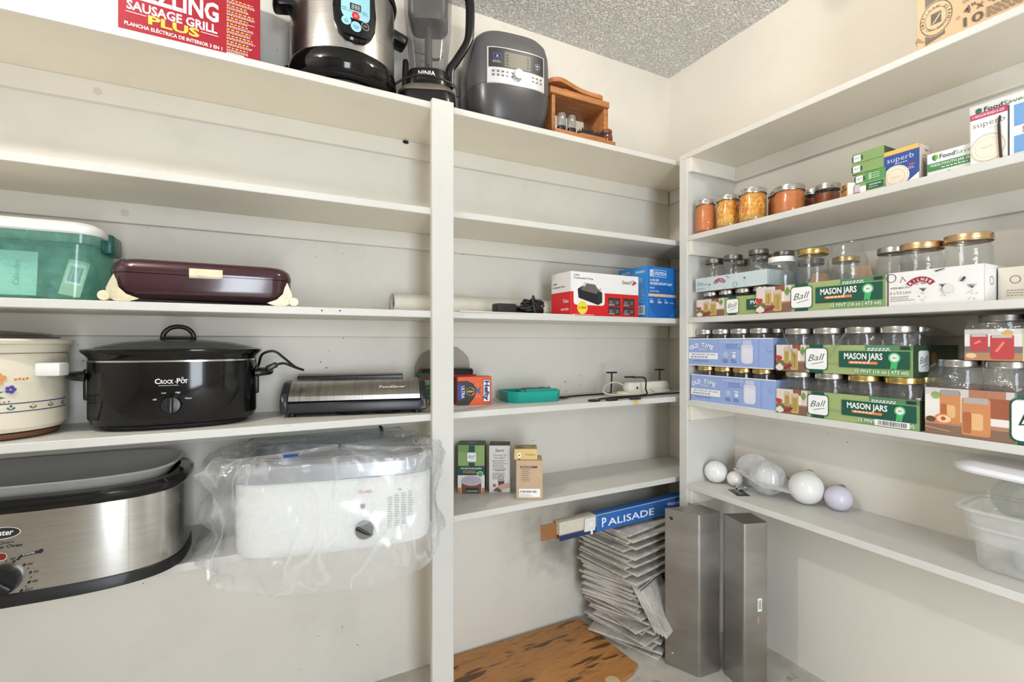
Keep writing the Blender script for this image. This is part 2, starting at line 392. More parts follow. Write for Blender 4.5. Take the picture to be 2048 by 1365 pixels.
# ---------------------------------------------------------------- shelving along the right wall
u = thing('wall_shelving', 'white painted shelves full of jars along the right wall', 'shelving', (0, 0, 0))
YR0 = -.9
G().box(XF, XW, YE, YE + .04, 0, S['R1'] - TH).build('end_panel', shelf_paint, u, smooth=0, bevel=.0015)
for k in ('R1', 'R2', 'R3', 'R4', 'R5'):
    z = S[k]
    G().box(XF, XW, YR0, YE + (.04 if k == 'R1' else 0), z - TH, z, [1, 0, 0, 0, 0, 0]).build('shelf', [shelf_paint, under_lightened], u, smooth=0, bevel=.0015)
    G().box(XW - .019, XW, YR0, YE, z - TH - .058, z - TH).build('cleat', cleat_paint, u, smooth=0, bevel=.0012)
    G().box(XF + .004, XW - .02, YE - .019, YE, z - TH - .056, z - TH).build('cleat', cleat_paint, u, smooth=0, bevel=.0012)
G().box(XF, XW, YR0 - .04, YR0, 0, S['R1']).build('end_panel', shelf_paint, u, smooth=0, bevel=.0015)
# ---------------------------------------------------------------- the two ceiling bulbs (above the frame)
for i, (p, w, c) in enumerate(LAMPS):
    t = thing('ceiling_lamp', ['bare ceiling bulb above the shelf corner', 'bare ceiling bulb over the left part of the room'][i], 'lamp', (p[0], p[1], CEIL))
    G().lathe([(.055, -.028), (.06, -.02), (.06, 0)], 24).build('lamp_base', mat('porcelain', (240, 238, 232), .3), t)
    r = .042; e = emitter('bulb_glow_%d' % i, c, w / (PI * 4 * PI * r * r) * 1.0)
    G().lathe([(.013, .052 - .08), (.016, .04 - .08), (.03, .03 - .08)] + [(r * math.sin(R(a)), -.080 + r * math.cos(R(a))) for a in range(50, 181, 13)], 20).build('bulb', e, t)
# ================================================================ things on the left wall's shelves
BLACK = mat('black_plastic', (22, 22, 24), .28, var=.15); SATIN = mat('satin_black', (30, 30, 32), .5, var=.1)
GLOSSB = mat('gloss_black_enamel', (9, 9, 11), .09, var=.1, coat=.15, spec=.4)
WHITEP = mat('white_plastic', (236, 236, 234), .38, var=.03)
CORD = mat('black_cord', (20, 20, 21), .45)
GREYCARD = mat('grey_board', (168, 160, 150), .8); KRAFT = mat('kraft_board', (186, 152, 116), .75)
STEEL = brushed('brushed_steel', (205, 203, 200), .24, (1, 1, 50))
CHROME = mat('bright_steel', (215, 214, 212), .15, 1, var=.05)
WOOD = brushed('oak_wood', (190, 126, 74), .5, (3, 30, 30), var=.45, scale=3, metal=0)
def zs(k): return S[k] + .0004

# ---- red grill box on the top shelf
w, h, d = .30, .32, .22
t = carton('appliance_box', 'large red grill carton with bold white lettering on the top shelf', (-.30, 1.447, zs('S1')), 4.2, w, d, h, ((152, 10, 34), (88, 12, 26), (126, 14, 30)))
p = Print()
p.text('SIZZLING', .014, .083, .045, (245, 243, 240), w=.19, bold=.03)
p.text('SAUSAGE GRILL', .016, .053, .021, (245, 243, 240), w=.185, bold=.025)
p.rect(.014, .0455, .054, .0470, (245, 243, 240)); p.rect(.165, .0455, .203, .0470, (245, 243, 240))
p.text('PLUS', .110, .030, .020, (232, 190, 78), w=.105, bold=.035, al='c')
p.text('PLANCHA ELÉCTRICA DE INTERIOR 3 EN 1', .012, .013, .0085, (240, 238, 235), w=.20, bold=.02)
p.text('JOHNSONVILLE', .016, .15, .03, (245, 243, 240), w=.185, bold=.03)
for i in range(9):
    p.lines(.222, .150 - i * .0158, .285, 1, .01, .0036, (236, 176, 84), seed=i); p.lines(.222, .150 - i * .0158 - .0045, .288, 2, .0036, .0016, (240, 225, 220), seed=20 + i)
p.rect(.222, .004, .262, .013, (232, 228, 222)); p.lines(.224, .0095, .260, 2, .0035, .0012, (60, 60, 60))
front(p, 'front_print', t)

# ---- stainless pressure cooker
t = thing('pressure_cooker', 'tall stainless electric pressure cooker with black base and light blue panel', 'pressure cooker', (.230, 1.578, zs('S1')), 3)
r = .153
G().lathe([(.110, 0), (.118, .004), (.120, .012), (.118, .016)], 40).build('foot', SATIN, t)
G().lathe([(.118, .014), (.142, .018), (.155, .030), (.160, .054), (.158, .076), (r, .086)], 56).build('base_ring', GLOSSB, t)
G().lathe([(r, .082), (r, .30)], 64, cap0=False, cap1=True).build('body', STEEL, t)
G().lathe([(r + .004, .30), (r + .008, .31), (r + .004, .325), (.10, .365), (.03, .385), (0, .385)], 48).build('lid', GLOSSB, t)
for sx in (-1, 1):
    G().rbox(-.034, .034, -.03, .03, -.016, .016, .012, .008).build('handle', BLACK, t, loc=(sx * (r + .012), .0, .248), rot=(0, R(15 * sx), 0))
g = G()
def cyl(rad): return lambda x, y, n: (math.sin(x / rad) * (rad + n), -math.cos(x / rad) * (rad + n), y)
pan = []
for k in range(9):
    f = k / 8; hw = .060 - .018 * (1 - f) ** 2; zz = .135 + f * .18
    pan.append((hw, zz))
outl = [(-hw, zz) for hw, zz in pan] + [(hw, zz) for hw, zz in reversed(pan)] 
outl = [(-.052, .31), (-.060, .22), (-.056, .175), (-.045, .148), (-.025, .131), (0, .126), (.025, .131), (.045, .148), (.056, .175), (.060, .22), (.052, .31)]
rad = r
sec = []
for off, sc in ((0, 1.0), (.010, .97), (.013, .90)):
    sec.append([(math.sin((x * sc) / rad) * (rad + off), -math.cos((x * sc) / rad) * (rad + off), .22 + (z - .22) * sc) for x, z in outl])
g.loft(sec, 0, False, False)
# curved face of the panel, in strips
xs = [-.052 + .104 * k / 10 for k in range(11)]
face = [[], []]
def lowz(x):
    for (a, za), (b, zb) in zip(outl, outl[1:]):
        if min(a, b) - 1e-6 <= x <= max(a, b) + 1e-6 and abs(b - a) > 1e-6 and za < .2: return za + (zb - za) * (x - a) / (b - a)
    return .17
for x in xs:
    zl = max(.135, lowz(max(-.0559, min(.0559, x / .9)))); zl = .22 + (zl - .22) * .9
    face[0].append((math.sin(x / rad) * (rad + .0131), -math.cos(x / rad) * (rad + .0131), zl)); face[1].append((math.sin(x / rad) * (rad + .0131), -math.cos(x / rad) * (rad + .0131), .30))
g.loft(face, 0, False, False, closed=False)
pn = g.build('control_panel', GLOSSB, t); pn.location.z = -.024
p = Print()
LB = (152, 208, 224)

for k in range(20):
    x0, x1 = -.040 + .004 * k, -.036 + .004 * k; e0, e1 = [.016 - math.sqrt(max(0, .016 ** 2 - max(0, abs(x) - .024) ** 2)) for x in (x0, x1)]
    p.poly([(x0, .190 + e0), (x1, .190 + e1), (x1, .300), (x0, .300)], LB); p.L -= 1
p.L += 14
p.disc(-.026, .180, .013, LB); p.disc(0, .168, .0145, LB)
p.disc(.026, .178, .0112, (230, 230, 232)); p.disc(.026, .178, .0104, (24, 24, 26))
p.rect(-.0165, .213, .0135, .232, (52, 50, 48)); p.text('888', -.001, .2155, .0135, (205, 205, 200), w=.022, al='c', bold=-.01)
p.disc(-.001, .1985, .0105, (206, 40, 52)); p.text('START', -.001, .1985, .0026, (245, 220, 220), al='c'); p.text('STOP', -.001, .1945, .0026, (245, 220, 220), al='c')
for x, y, a, b in ((-.026, .179, 'Slow', 'Cook'), (0, .168, 'Pressure', 'Cook')):
    p.text(a, x, y, .0036, (40, 70, 90), al='c'); p.text(b, x, y - .0052, .0036, (40, 70, 90), al='c'); p.disc(x, y + .007, .0008, (40, 60, 80))
p.text('Warm', .026, .177, .0028, (230, 230, 230), al='c'); p.lines(.018, .215, .036, 2, .006, .0018, (60, 90, 110)); p.lines(-.037, .214, -.022, 2, .006, .0018, (60, 90, 110))
p.lines(-.02, .2075, .018, 1, .003, .0012, (60, 90, 110))
p.build('panel_print', pn, (0, 0, 0), (1, 0, 0), (0, 0, 1), curve=cyl(rad + .0133))
G().tube([(-.145, .03, .075), (-.160, .02, .078), (-.172, .01, .055), (-.182, 0, .03), (-.187, -.01, .004)], .0038, 8).build('power_cord', CORD, t)

# ---- blender
t = thing('blender', 'tall clear blender pitcher on a black motor base, behind the post', 'blender', (.503, 1.578, zs('S1')), -22); BS = t
G().stack([(rr(.16, .19, .03), 0), (rr(.165, .195, .035), .02), (rr(.160, .190, .04), .05), (rr(.150, .178, .045), .066), (rr(.128, .150, .05), .082)]).build('motor_base', BLACK, t)
G().stack([(rr(.163, .193, .038), .050), (rr(.168, .198, .04), .053), (rr(.150, .180, .045), .070), (rr(.142, .170, .045), .072)]).build('base_trim', mat('champagne_trim', (150, 142, 128), .35, .6), t)
G().stack([(sup(.066, .066, 3), .078), (sup(.068, .068, 3), .09), (sup(.061, .061, 3), .132), (sup(.056, .056, 3), .135)]).build('collar', BLACK, t)
G().stack([(sup(.052, .052, 3), .120), (sup(.056, .056, 3), .16), (sup(.070, .070, 4), .30), (sup(.072, .072, 4), .42)], cap0=False, cap1=False).build('pitcher', clear('pitcher_plastic', (228, 228, 230), .10, .7, .05, haze=.10, hazecol=(190, 188, 186)), t)
G().lathe([(.012, .12), (.011, .30), (.011, .42)], 14).build('blade_shaft', mat('smoke_plastic', (92, 88, 84), .35), t)
for k in range(4):
    a = PI * k + (0 if k < 2 else .9); zz = .20 if k < 2 else .165; q = 1 if k < 2 else .8
    pts = [(0, 0), (.018, .012), (.034, .006), (.044, -.014), (.036, -.006), (.02, .002), (0, -.006)]
    xf = Matrix.Translation((0, 0, zz)) @ Matrix.Rotation(a + .4, 4, 'Z') @ Matrix.Rotation(R(-20), 4, 'X')
    G().loft([[(x * q, y * q, .0012) for x, y in pts], [(x * q, y * q, 0) for x, y in pts]], xf=xf).build('blade', mat('dark_steel', (70, 66, 62), .3, .8), t)
G().stack([(rr(.10, .10, .02), .285), (rr(.115, .115, .02), .30), (rr(.12, .12, .02), .42)]).build('lid_insert', mat('smoke_plastic', (92, 88, 84), .35), t)
G().tube([(.074, -.01, .40), (.105, -.01, .40), (.125, -.01, .375), (.127, -.01, .30), (.120, -.01, .245), (.085, -.01, .185), (.066, -.01, .155), (.064, -.01, .10)], .0155, 12, sq=.75).build('handle', BLACK, t)
G().stack([(rr(.022, .03, .008), .085), (rr(.018, .026, .008), .165), (rr(.012, .018, .005), .172)], xf=Matrix.Translation((-.066, -.02, 0))).build('latch', BLACK, t)
p = Print(); p.text('NINJA', 0, .106, .0145, (232, 232, 232), w=.050, bold=.02, al='c')
p.build('lettering', t, (0, 0, 0), (1, 0, 0), (0, 0, 1), curve=lambda x, y, n: (x, -.0692 + (y - .09) * .155 - n + abs(x) ** 3 * 60, y))
G().tube([(-.088, -.06, .02), (-.10, -.085, .05), (-.06, -.082, .085), (-.01, -.083, .098), (.05, -.085, .085), (.085, -.095, .06), (.09, -.1, .03)], .0032, 8).build('power_cord', CORD, t)

# ---- dark grey multi-cooker
t = thing('multi_cooker', 'rounded dark grey multi-cooker with a silver control panel', 'multi-cooker', (.79, 1.580, zs('S1')), -7)
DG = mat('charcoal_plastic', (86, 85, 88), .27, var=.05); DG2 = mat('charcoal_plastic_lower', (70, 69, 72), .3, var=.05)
a, b, pp = .150, .135, 3.2
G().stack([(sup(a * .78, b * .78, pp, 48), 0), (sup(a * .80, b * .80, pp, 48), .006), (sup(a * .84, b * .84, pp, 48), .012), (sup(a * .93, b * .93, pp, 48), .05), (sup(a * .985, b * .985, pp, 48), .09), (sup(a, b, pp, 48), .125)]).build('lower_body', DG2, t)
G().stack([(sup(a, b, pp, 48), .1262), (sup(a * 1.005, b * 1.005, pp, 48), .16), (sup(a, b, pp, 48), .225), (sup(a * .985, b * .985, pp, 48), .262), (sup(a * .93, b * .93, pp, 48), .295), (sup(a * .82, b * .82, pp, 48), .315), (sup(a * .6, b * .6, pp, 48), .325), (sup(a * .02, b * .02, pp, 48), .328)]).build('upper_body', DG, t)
G().stack([(sup(a * .62, b * .62, 3, 32), -.0), (sup(a * .6, b * .6, 3, 32), .013)]).build('foot', SATIN, t)
def fr(x, y, n):   # point on the cooker's rounded front
    xx = min(abs(x), a * .98); yy = b * 1.004 * (1 - (xx / a) ** pp) ** (1 / pp)
    return (x, -yy - n, y)
SIL = (214, 214, 216)
g = G(); rows = []
for z in (.122, .124, .244, .246):
    o = .0025 if z in (.124, .244) else -.002
    rows.append([fr(-.104 + .208 * k / 20, z, o) for k in range(21)])
g.loft(rows, 0, False, False, closed=False)
for x in (-.104, .104):
    g.add([fr(x, .122, -.002), fr(x, .124, .0025), fr(x, .244, .0025), fr(x, .246, -.002)], [(0, 1, 2, 3)])
cp = g.build('control_panel', mat('silver_plastic', SIL, .3, .3), t)
def strip(p, x0, y0, x1, y1, col, n=14):
    for k in range(n): p.rect(x0 + (x1 - x0) * k / n, y0, x0 + (x1 - x0) * (k + 1) / n, y1, col); p.L -= 1
    p.L += 1
p = Print(1.18, 1)
strip(p, -.085, .176, .085, .241, (46, 45, 48)); strip(p, -.040, .180, .040, .230, (106, 104, 92)); 
for x, y, w_, h_ in ((-.036, .216, .008, .006), (-.036, .206, .008, .006), (-.036, .196, .008, .006), (-.036, .186, .008, .006), (.028, .216, .008, .006), (.028, .206, .008, .006), (.028, .196, .008, .006), (.028, .186, .008, .006)): p.rect(x, y, x + w_, y + h_, (60, 60, 58))
p.rrect(-.072, .204, -.050, .222, .003, (90, 120, 190)); p.rrect(-.071, .205, -.051, .221, .003, (28, 30, 60)); p.text('X', -.061, .208, .009, (190, 200, 235), al='c'); p.lines(-.074, .196, -.046, 2, .005, .002, (200, 200, 205))
p.ring(.063, .205, .008, .009, (170, 180, 205)); p.poly([(.060, .2005), (.068, .205), (.060, .2095)], (190, 200, 225)); p.lines(.056, .192, .071, 1, .005, .002, (200, 200, 205))
rnd = random.Random(4)
for k in range(5):
    for j in range(2): 
        p.rect(-.076 + k * .0135, .160 - j * .013, -.069 + k * .0135, .163 - j * .013, (60, 60, 62)); p.rect(-.077 + k * .0135, .1655 - j * .013, -.067 + k * .0135, .1668 - j * .013, (120, 120, 122))
    if k < 3:
        for j in range(2): p.rect(.044 + k * .0135, .160 - j * .013, .051 + k * .0135, .163 - j * .013, (60, 60, 62))
p.build('panel_print', cp, (0, 0, 0), (1, 0, 0), (0, 0, 1), curve=lambda x, y, n: fr(x, y, n + .0028))
kn = G().lathe([(.0175, 0), (.0175, .010), (.0155, .014), (0, .0145)], 28).build('knob', mat('silver_knob', (206, 206, 206), .25, .6), t, loc=(0, -b * 1.004 - .0024, .158), rot=(R(90), 0, 0))
G().tube([(-.05, .09, .318), (-.05, .0, .334), (.05, .0, .334), (.05, .09, .318)], .008, 8).build('lid_handle', DG2, t)

# ---- wooden shoe-shine box
t = thing('shoe_shine_box', 'small brown wooden shoe-shine box with a footrest on the top shelf', 'wooden box', (.935, 1.462, zs('S1')), 0)
L = .275
G().rbox(0, L, 0, .17, 0, .024, .002, .002).build('base', WOOD, t)
for x in (.0, L - .032): G().rbox(x + (.005 if x == 0 else 0), x + .02, .03, .165, .024, .160, .0015).build('upright', WOOD, t)
G().rbox(-.006, L - .012, .022, .17, .160, .184, .002, .002).build('top_board', WOOD, t)
for x in (.075, .235): G().rbox(x, x + .018, .05, .085, .184, .205, .001).build('spacer', WOOD, t)
out = []
for k in range(25):
    f = k / 24; x = -.005 + f * .262; hw = .030 + .014 * math.cos(f * 2 * PI * .9) + .004; hw *= min(1, (1 - abs(2 * f - 1) ** 6) ** .5 + .02)
    out.append((x, hw))
ol = [(x, .07 - hw) for x, hw in out] + [(x, .07 + hw) for x, hw in reversed(out)]
G().loft([[(x, y,   .205 + .01 * math.sin(x * 20)) for x, y in ol], [(x, y, .221 + .01 * math.sin(x * 20)) for x, y in ol]]).build('footrest', WOOD, t)
for i, x in enumerate((.978, 1.022)):
    q = thing('polish_bottle', ['small polish bottle with clear cap, nearer the dark cooker', 'small polish bottle with clear cap, nearer the brush'][i], 'bottle', (x, 1.486, zs('S1') + .0242))
    G().lathe([(.0155, 0), (.017, .004), (.017, .018), (.013, .022)], 20).build('bottle', BLACK, q)
    G().lathe([(.0155, .019), (.0165, .022), (.0165, .062), (.014, .067), (0, .068)], 20, cap0=False).build('cap', clear('clear_cap', (225, 226, 226), .2, .8, .08, haze=.35, hazecol=(205, 203, 200)), q)
q = thing('shoe_brush', 'dark-bristled wooden shoe brush lying in the shoe-shine box', 'brush', (1.058, 1.475, zs('S1') + .0242), -2)
G().rbox(-.005, .125, 0, .04, 0, .012, .005).build('handle', WOOD, q)
g = G(); rnd = random.Random(2)
for i in range(17):
    for j in range(5):
        x = .006 + i * .0068; y = .005 + j * .0075; hh = rnd.uniform(.030, .038); dx = rnd.uniform(-.004, .004)
        g.add([(x - .004, y - .003, .011), (x + .004, y - .003, .011), (x + .004, y + .003, .011), (x - .004, y + .003, .011), (x + dx, y, hh)], [(0, 1, 4), (1, 2, 4), (2, 3, 4), (3, 0, 4)])
tag(g.build('bristles', mat('dark_bristle', (34, 27, 22), .8), q, smooth=0), None, kind='stuff')
q = thing('polish_jar', 'small brown glass polish jar at the right end of the wooden box', 'jar', (1.186, 1.487, zs('S1') + .0242), 0); t.scale = (1, 1, 1); q.scale = (1.1, 1.1, 1.25)
G().lathe([(.018, 0), (.021, .004), (.022, .016), (.019, .024), (.016, .026)], 24).build('jar_body', mat('brown_glass', (96, 48, 26), .1, var=.2, coat=.5), q)
G().lathe([(.018, .0262), (.019, .028), (.019, .036), (.017, .038), (0, .038)], 24).build('lid', mat('brown_lid', (120, 66, 40), .25), q)

# ---- teal storage tub
t = thing('storage_tub', 'translucent teal plastic storage tub with a white lid', 'storage tub', (-.572, 1.60, zs('S3')), 0)
TEAL = clear('teal_plastic', (222, 247, 240), .08, .4, .12, haze=.30, hazecol=(150, 220, 206))
hw, hd = .225, .118
G().stack([(rr(2 * hw - .05, 2 * hd - .05, .03), .001), (rr(2 * hw - .035, 2 * hd - .035, .035), .008), (rr(2 * hw - .02, 2 * hd - .02, .035), .135), (rr(2 * hw - .005, 2 * hd - .004, .035), .137), (rr(2 * hw - .002, 2 * hd - .002, .035), .158)], cap1=False).build('tub_body', TEAL, t)
G().stack([(rr(2 * hw + .006, 2 * hd + .006, .04), .158), (rr(2 * hw + .012, 2 * hd + .012, .045), .162), (rr(2 * hw + .010, 2 * hd + .010, .045), .176), (rr(2 * hw - .03, 2 * hd - .03, .04), .188), (rr(2 * hw - .06, 2 * hd - .06, .03), .189)]).build('lid', WHITEP, t)
G().rbox(hw - .012, hw + .016, -.045, .045, .125, .176, .008).build('latch', mat('dark_teal_plastic', (24, 92, 82), .3), t)
q = thing('booklet', 'pale recipe booklet standing inside the teal tub', 'booklet', (-.497, 1.518, zs('S3') + .012), 3, rot=(R(-8), 0, R(3)))
G().box(-.046, .030, 0, .004, 0, .105).build('cover', mat('pale_card', (206, 226, 222), .6), q, smooth=0)
p = Print(); p.text('Cakeollim', 0, 0, .011, (70, 110, 110), bold=-.01, shear=.25, w=.06); p.build('lettering', q, (0, 0, .022), (0, 0, 1), (-1, 0, 0))
q = thing('seed_packet', 'white barcoded packet at the right end inside the teal tub', 'packet', (-.408, 1.518, zs('S3') + .012), 5, rot=(R(-6), R(12), R(5)))
G().box(-.020, .020, 0, .003, .002, .09).build('packet_body', mat('beige_card', (214, 206, 184), .6), q, smooth=0)
p = Print(); p.rect(-.016, .03, .016, .082, (240, 240, 238)); p.bars(-.013, .036, .013, .074, (50, 50, 55), 12); p.build('barcode', q, (0, 0, 0), (1, 0, 0), (0, 0, 1))
q = thing('photo_pack', 'dark patterned packet at the left inside the teal tub', 'packet', (-.607, 1.518, zs('S3') + .012), 2, rot=(R(-7), 0, R(2)))
G().box(-.075, .058, 0, .006, 0, .10).build('packet_body', mat('dark_packet', (58, 66, 68), .5, var=.5, scale=60), q, smooth=0)
p = Print(); p.rect(-.075, 0, .058, .042, (176, 160, 150)); p.disc(.0, .02, .02, (160, 90, 96)); p.disc(.035, .018, .016, (176, 186, 84)); p.disc(-.04, .022, .018, (120, 130, 150)); p.rect(-.075, .042, .058, .045, (210, 216, 214)); p.build('picture', q, (0, 0, 0), (1, 0, 0), (0, 0, 1))

# ---- maroon electric skillet
t = thing('electric_skillet', 'low dark maroon electric skillet on cream feet with a cream clasp', 'skillet', (-.125, 1.572, zs('S3')), 1)
MAR = mat('maroon_enamel', (58, 24, 34), .16, var=.1, coat=.5)
CRM = mat('amber_cream_plastic', (226, 216, 184), .3, var=.12, scale=40, sub=.1)
hw, hd = .200, .118
G().stack([(rr(2 * hw - .05, 2 * hd - .05, .04, 7), .012), (rr(2 * hw - .012, 2 * hd - .012, .05, 7), .024), (rr(2 * hw, 2 * hd, .05, 7), .042), (rr(2 * hw, 2 * hd, .05, 7), .070)]).build('pan', MAR, t)
G().stack([(rr(2 * hw + .002, 2 * hd + .002, .05, 7), .0712), (rr(2 * hw + .003, 2 * hd + .003, .05, 7), .078), (rr(2 * hw - .006, 2 * hd - .006, .05, 7), .094), (rr(2 * hw - .03, 2 * hd - .03, .045, 7), .105), (rr(2 * hw - .07, 2 * hd - .07, .035, 7), .109)]).build('lid', MAR, t)
g = G(); rows = []
for k in range(9):
    aa = PI * k / 8; rows.append([(-.035, -hd - .003 - .006 * math.sin(aa), .074 + .013 * math.cos(aa)), (.035, -hd - .003 - .006 * math.sin(aa), .074 + .013 * math.cos(aa))])
g.loft([[(x, -hd - .001 - .008 * math.sin(R(aa)) ** .6, .076 + .0125 * math.cos(R(aa))) for aa in range(0, 181, 15)] for x in (-.036, -.034, .034, .036)], 0, True, True)
g.build('clasp', CRM, t)
for sx in (-1, 1):
    for sy in (-1, 1):
        if sy > 0 and sx > 0: pass
        g = G()
        leaf = [(0, .066), (.007, .050), (.011, .034), (.026, .018), (.050, .008), (.030, .001), (.004, .001), (-.010, .010), (-.012, .030), (-.006, .05)]
        cx, cy = sx * (hw - .012), sy * (hd - .010)
        g.loft([[(cx - sx * x, cy + sy * (.014 - .010 * abs(z - .03) / .03), z) for x, z in leaf], [(cx - sx * x * .9, cy + sy * .002, z) for x, z in leaf]])
        g.lathe([(.0115, -.013), (.0125, -.01), (.0125, .01), (.0115, .013)], 16, xf=Matrix.Translation((cx + sx * .016, cy + sy * .002, .0128)) @ Matrix.Rotation(R(90), 4, 'X'))
        g.build('foot', CRM, t)

# ---- roll of white liner paper at the back of the middle shelf
t = thing('paper_roll', 'long white paper roll lying at the back behind the post', 'paper roll', (.405, 1.672, zs('S3') + .0355), 0)
g = G(); n = 96; R0 = .0352
g.lathe([(R0, 0), (R0, .70)], 40, xf=Matrix.Rotation(R(90), 4, 'Y'), cap0=False)
for j in range(5): g.lathe([(R0 * (1 - j * .16) - .0004, .002 + .001 * j), (R0 * (1 - (j + 1) * .16) + .001, .001 * j), (R0 * (1 - (j + 1) * .16), .004)], 32, xf=Matrix.Rotation(R(90), 4, 'Y'), cap0=False, cap1=False)
g.lathe([(.009, .006), (.0, .006)], 16, xf=Matrix.Rotation(R(90), 4, 'Y'), cap0=False, cap1=False)
g.build('roll', mat('off_white_paper', (226, 222, 210), .7), t)

# ---- right part of the middle shelf
o = G().box(0, .45, 0, .10, 0, .0025).build('sheet', mat('white_sheet', (232, 231, 228), .6), smooth=0, loc=(.56, 1.437, zs('S3')), rot=(0, 0, R(1.2)))
tag(o, 'thin white board lying along the shelf edge under the power adapter', 'board')
t = thing('power_adapter', 'black power adapter with a bundled cord on the white board', 'power adapter', (.715, 1.475, zs('S3') + .0035), 4)
G().rbox(0, .074, 0, .045, 0, .032, .004).build('adapter_body', SATIN, t)
rnd = random.Random(11); pts = [(.074, .02, .018)]
for k in range(46):
    a = k * 1.35; pts.append((.155 + .050 * math.cos(a) * rnd.uniform(.4, 1) + .012 * math.sin(a * 2.1), .03 + .022 * math.sin(a), .008 + abs(.055 * math.sin(a * .5 + 1.0)) * rnd.uniform(.35, 1)))
G().tube(pts, .0032, 6, sub=5).build('cord', CORD, t)
G().tube([(.150, -.002, .004), (.144, .0, .03), (.15, .012, .062), (.166, .03, .058), (.176, .04, .02), (.165, .02, .002)], .004, 6, closed=True).build('cord_tie', CORD, t)
o = G().lathe([(.016, 0), (.018, .004), (.018, .13), (.016, .134)], 20, xf=Matrix.Rotation(R(90), 4, 'Y')).build('flashlight', GLOSSB, loc=(.80, 1.555, zs('S3') + .0182))
tag(o, 'slim glossy black tube lying behind the cord bundle', 'tube')

w, d, h = .330, .125, .162
t = carton('pump_box', 'red and white carton with a picture of a grey pump', (1.0, 1.458, zs('S3')), 2, w, d, h, ((236, 235, 233), (232, 230, 228), (228, 226, 224)))
RED = (206, 28, 34)
p = Print()
p.rect(0, 0, w, .088, RED); p.rrect(.012, .040, .158, .150, .012, (236, 235, 233)); p.rect(.0, .089, w, .161, (236, 235, 233))
p.text('LCM-80', .012, .146, .006, (40, 40, 42), bold=.02); p.text('Condensate Pump', .012, .1355, .007, (40, 40, 42), w=.09, bold=.02)
p.text('DiversiTech', .246, .128, .013, (40, 38, 40), w=.068, bold=.02); p.poly([(.295, .122), (.322, .136), (.295, .148), (.307, .136)], RED)
p.poly([(.030, .098), (.060, .116), (.128, .102), (.146, .088), (.146, .052), (.126, .042), (.034, .066)], (46, 44, 46)); p.poly([(.046, .102), (.060, .122), (.112, .118), (.130, .096), (.116, .084), (.052, .094)], (104, 98, 94))
p.poly([(.050, .110), (.062, .124), (.074, .123), (.062, .108)], (200, 200, 200)); p.poly([(.030, .098), (.034, .066), (.126, .042), (.128, .080)], (30, 29, 31)); p.disc(.136, .100, .006, (196, 196, 190))
p.disc(.052, .030, .024, (236, 212, 60)); p.text('2 YEAR', .052, .026, .008, (40, 50, 30), al='c', w=.034, bold=.02)
for x, y in ((.176, .042), (.176, .008), (.250, .042), (.250, .008)):
    p.rect(x, y, x + .058, y + .030, (46, 42, 44)); p.rect(x + .004, y + .006, x + .05, y + .02, (110, 104, 100)); p.disc(x + .03, y + .016, .010, (70, 62, 60)); p.lines(x + .002, y + .002, x + .04, 1, .01, .0025, (225, 225, 225))
p.lines(.008, .0025, .14, 1, .003, .0025, (245, 220, 220)); front(p, 'front_print', t)
p = Print(); p.rect(0, 0, d, .088, RED); p.text('LCM-80', .008, .118, .007, (40, 40, 42)); p.text('Condensate Pump', .008, .106, .007, (40, 40, 42), w=.08)
p.text('Tabs', .075, .048, .013, (245, 235, 235), w=.036); p.text('warranty', .062, .020, .011, (245, 235, 235), w=.05); side_l(p, 'side_print', t, d)

w, d, h = .165, .165, .207
t = carton('light_box', 'blue carton of a recessed light against the shelf end', (1.365, 1.455, zs('S3')), 3, w, d, h, ((32, 112, 190), (52, 138, 208), (40, 120, 196)))
p = Print(); WH = (238, 242, 246)
p.disc(.085, .068, .072, (26, 92, 170)); p.rect(0, .0, w, .001, (20, 70, 140))
p.rect(.012, .166, .106, .194, WH); p.rect(.0135, .1675, .1045, .1925, (32, 112, 190)); p.rect(.015, .169, .032, .191, WH); p.text('U', .0235, .1725, .014, (32, 112, 190), al='c', bold=.03); p.text('UTILITECH', .036, .173, .013, WH, w=.066, bold=.02)
p.text('5-6-IN LED', .013, .148, .009, WH, w=.05, bold=.02); p.text('RECESSED RETROFIT LIGHT', .013, .134, .009, WH, w=.128, bold=.02); p.text('Retrofit', .013, .118, .006, WH); p.text('Luces de Techo', .013, .105, .006, WH)
p.rect(.004, .086, w * .62, .097, (222, 186, 146)); p.rect(w * .62, .086, w, .097, (190, 186, 178)); 
for x, a_, b_ in ((.012, '825', 'Lumens'), (.056, '65w', 'Watts'), (.096, '5-6', 'Size')): p.text(b_, x, .074, .004, WH); p.text(a_, x, .060, .010, WH, bold=.02)
p.text('12.7-15.2', .126, .060, .005, WH); front(p, 'front_print', t)
p = Print(); p.text('5042431', .100, .182, .009, WH, w=.05); p.lines(.09, .160, .155, 16, .0065, .0022, (190, 215, 238)); p.rect(.105, .014, .150, .05, (236, 238, 240)); p.bars(.108, .018, .147, .046, (60, 60, 66), 12); p.lines(.06, .04, .095, 6, .006, .002, (190, 215, 238)); p.text('UTILITECH', .02, .185, .008, WH, w=.05); side_l(p, 'side_print', t, d)

BS.scale = (1.10, 1.10, 1.10)
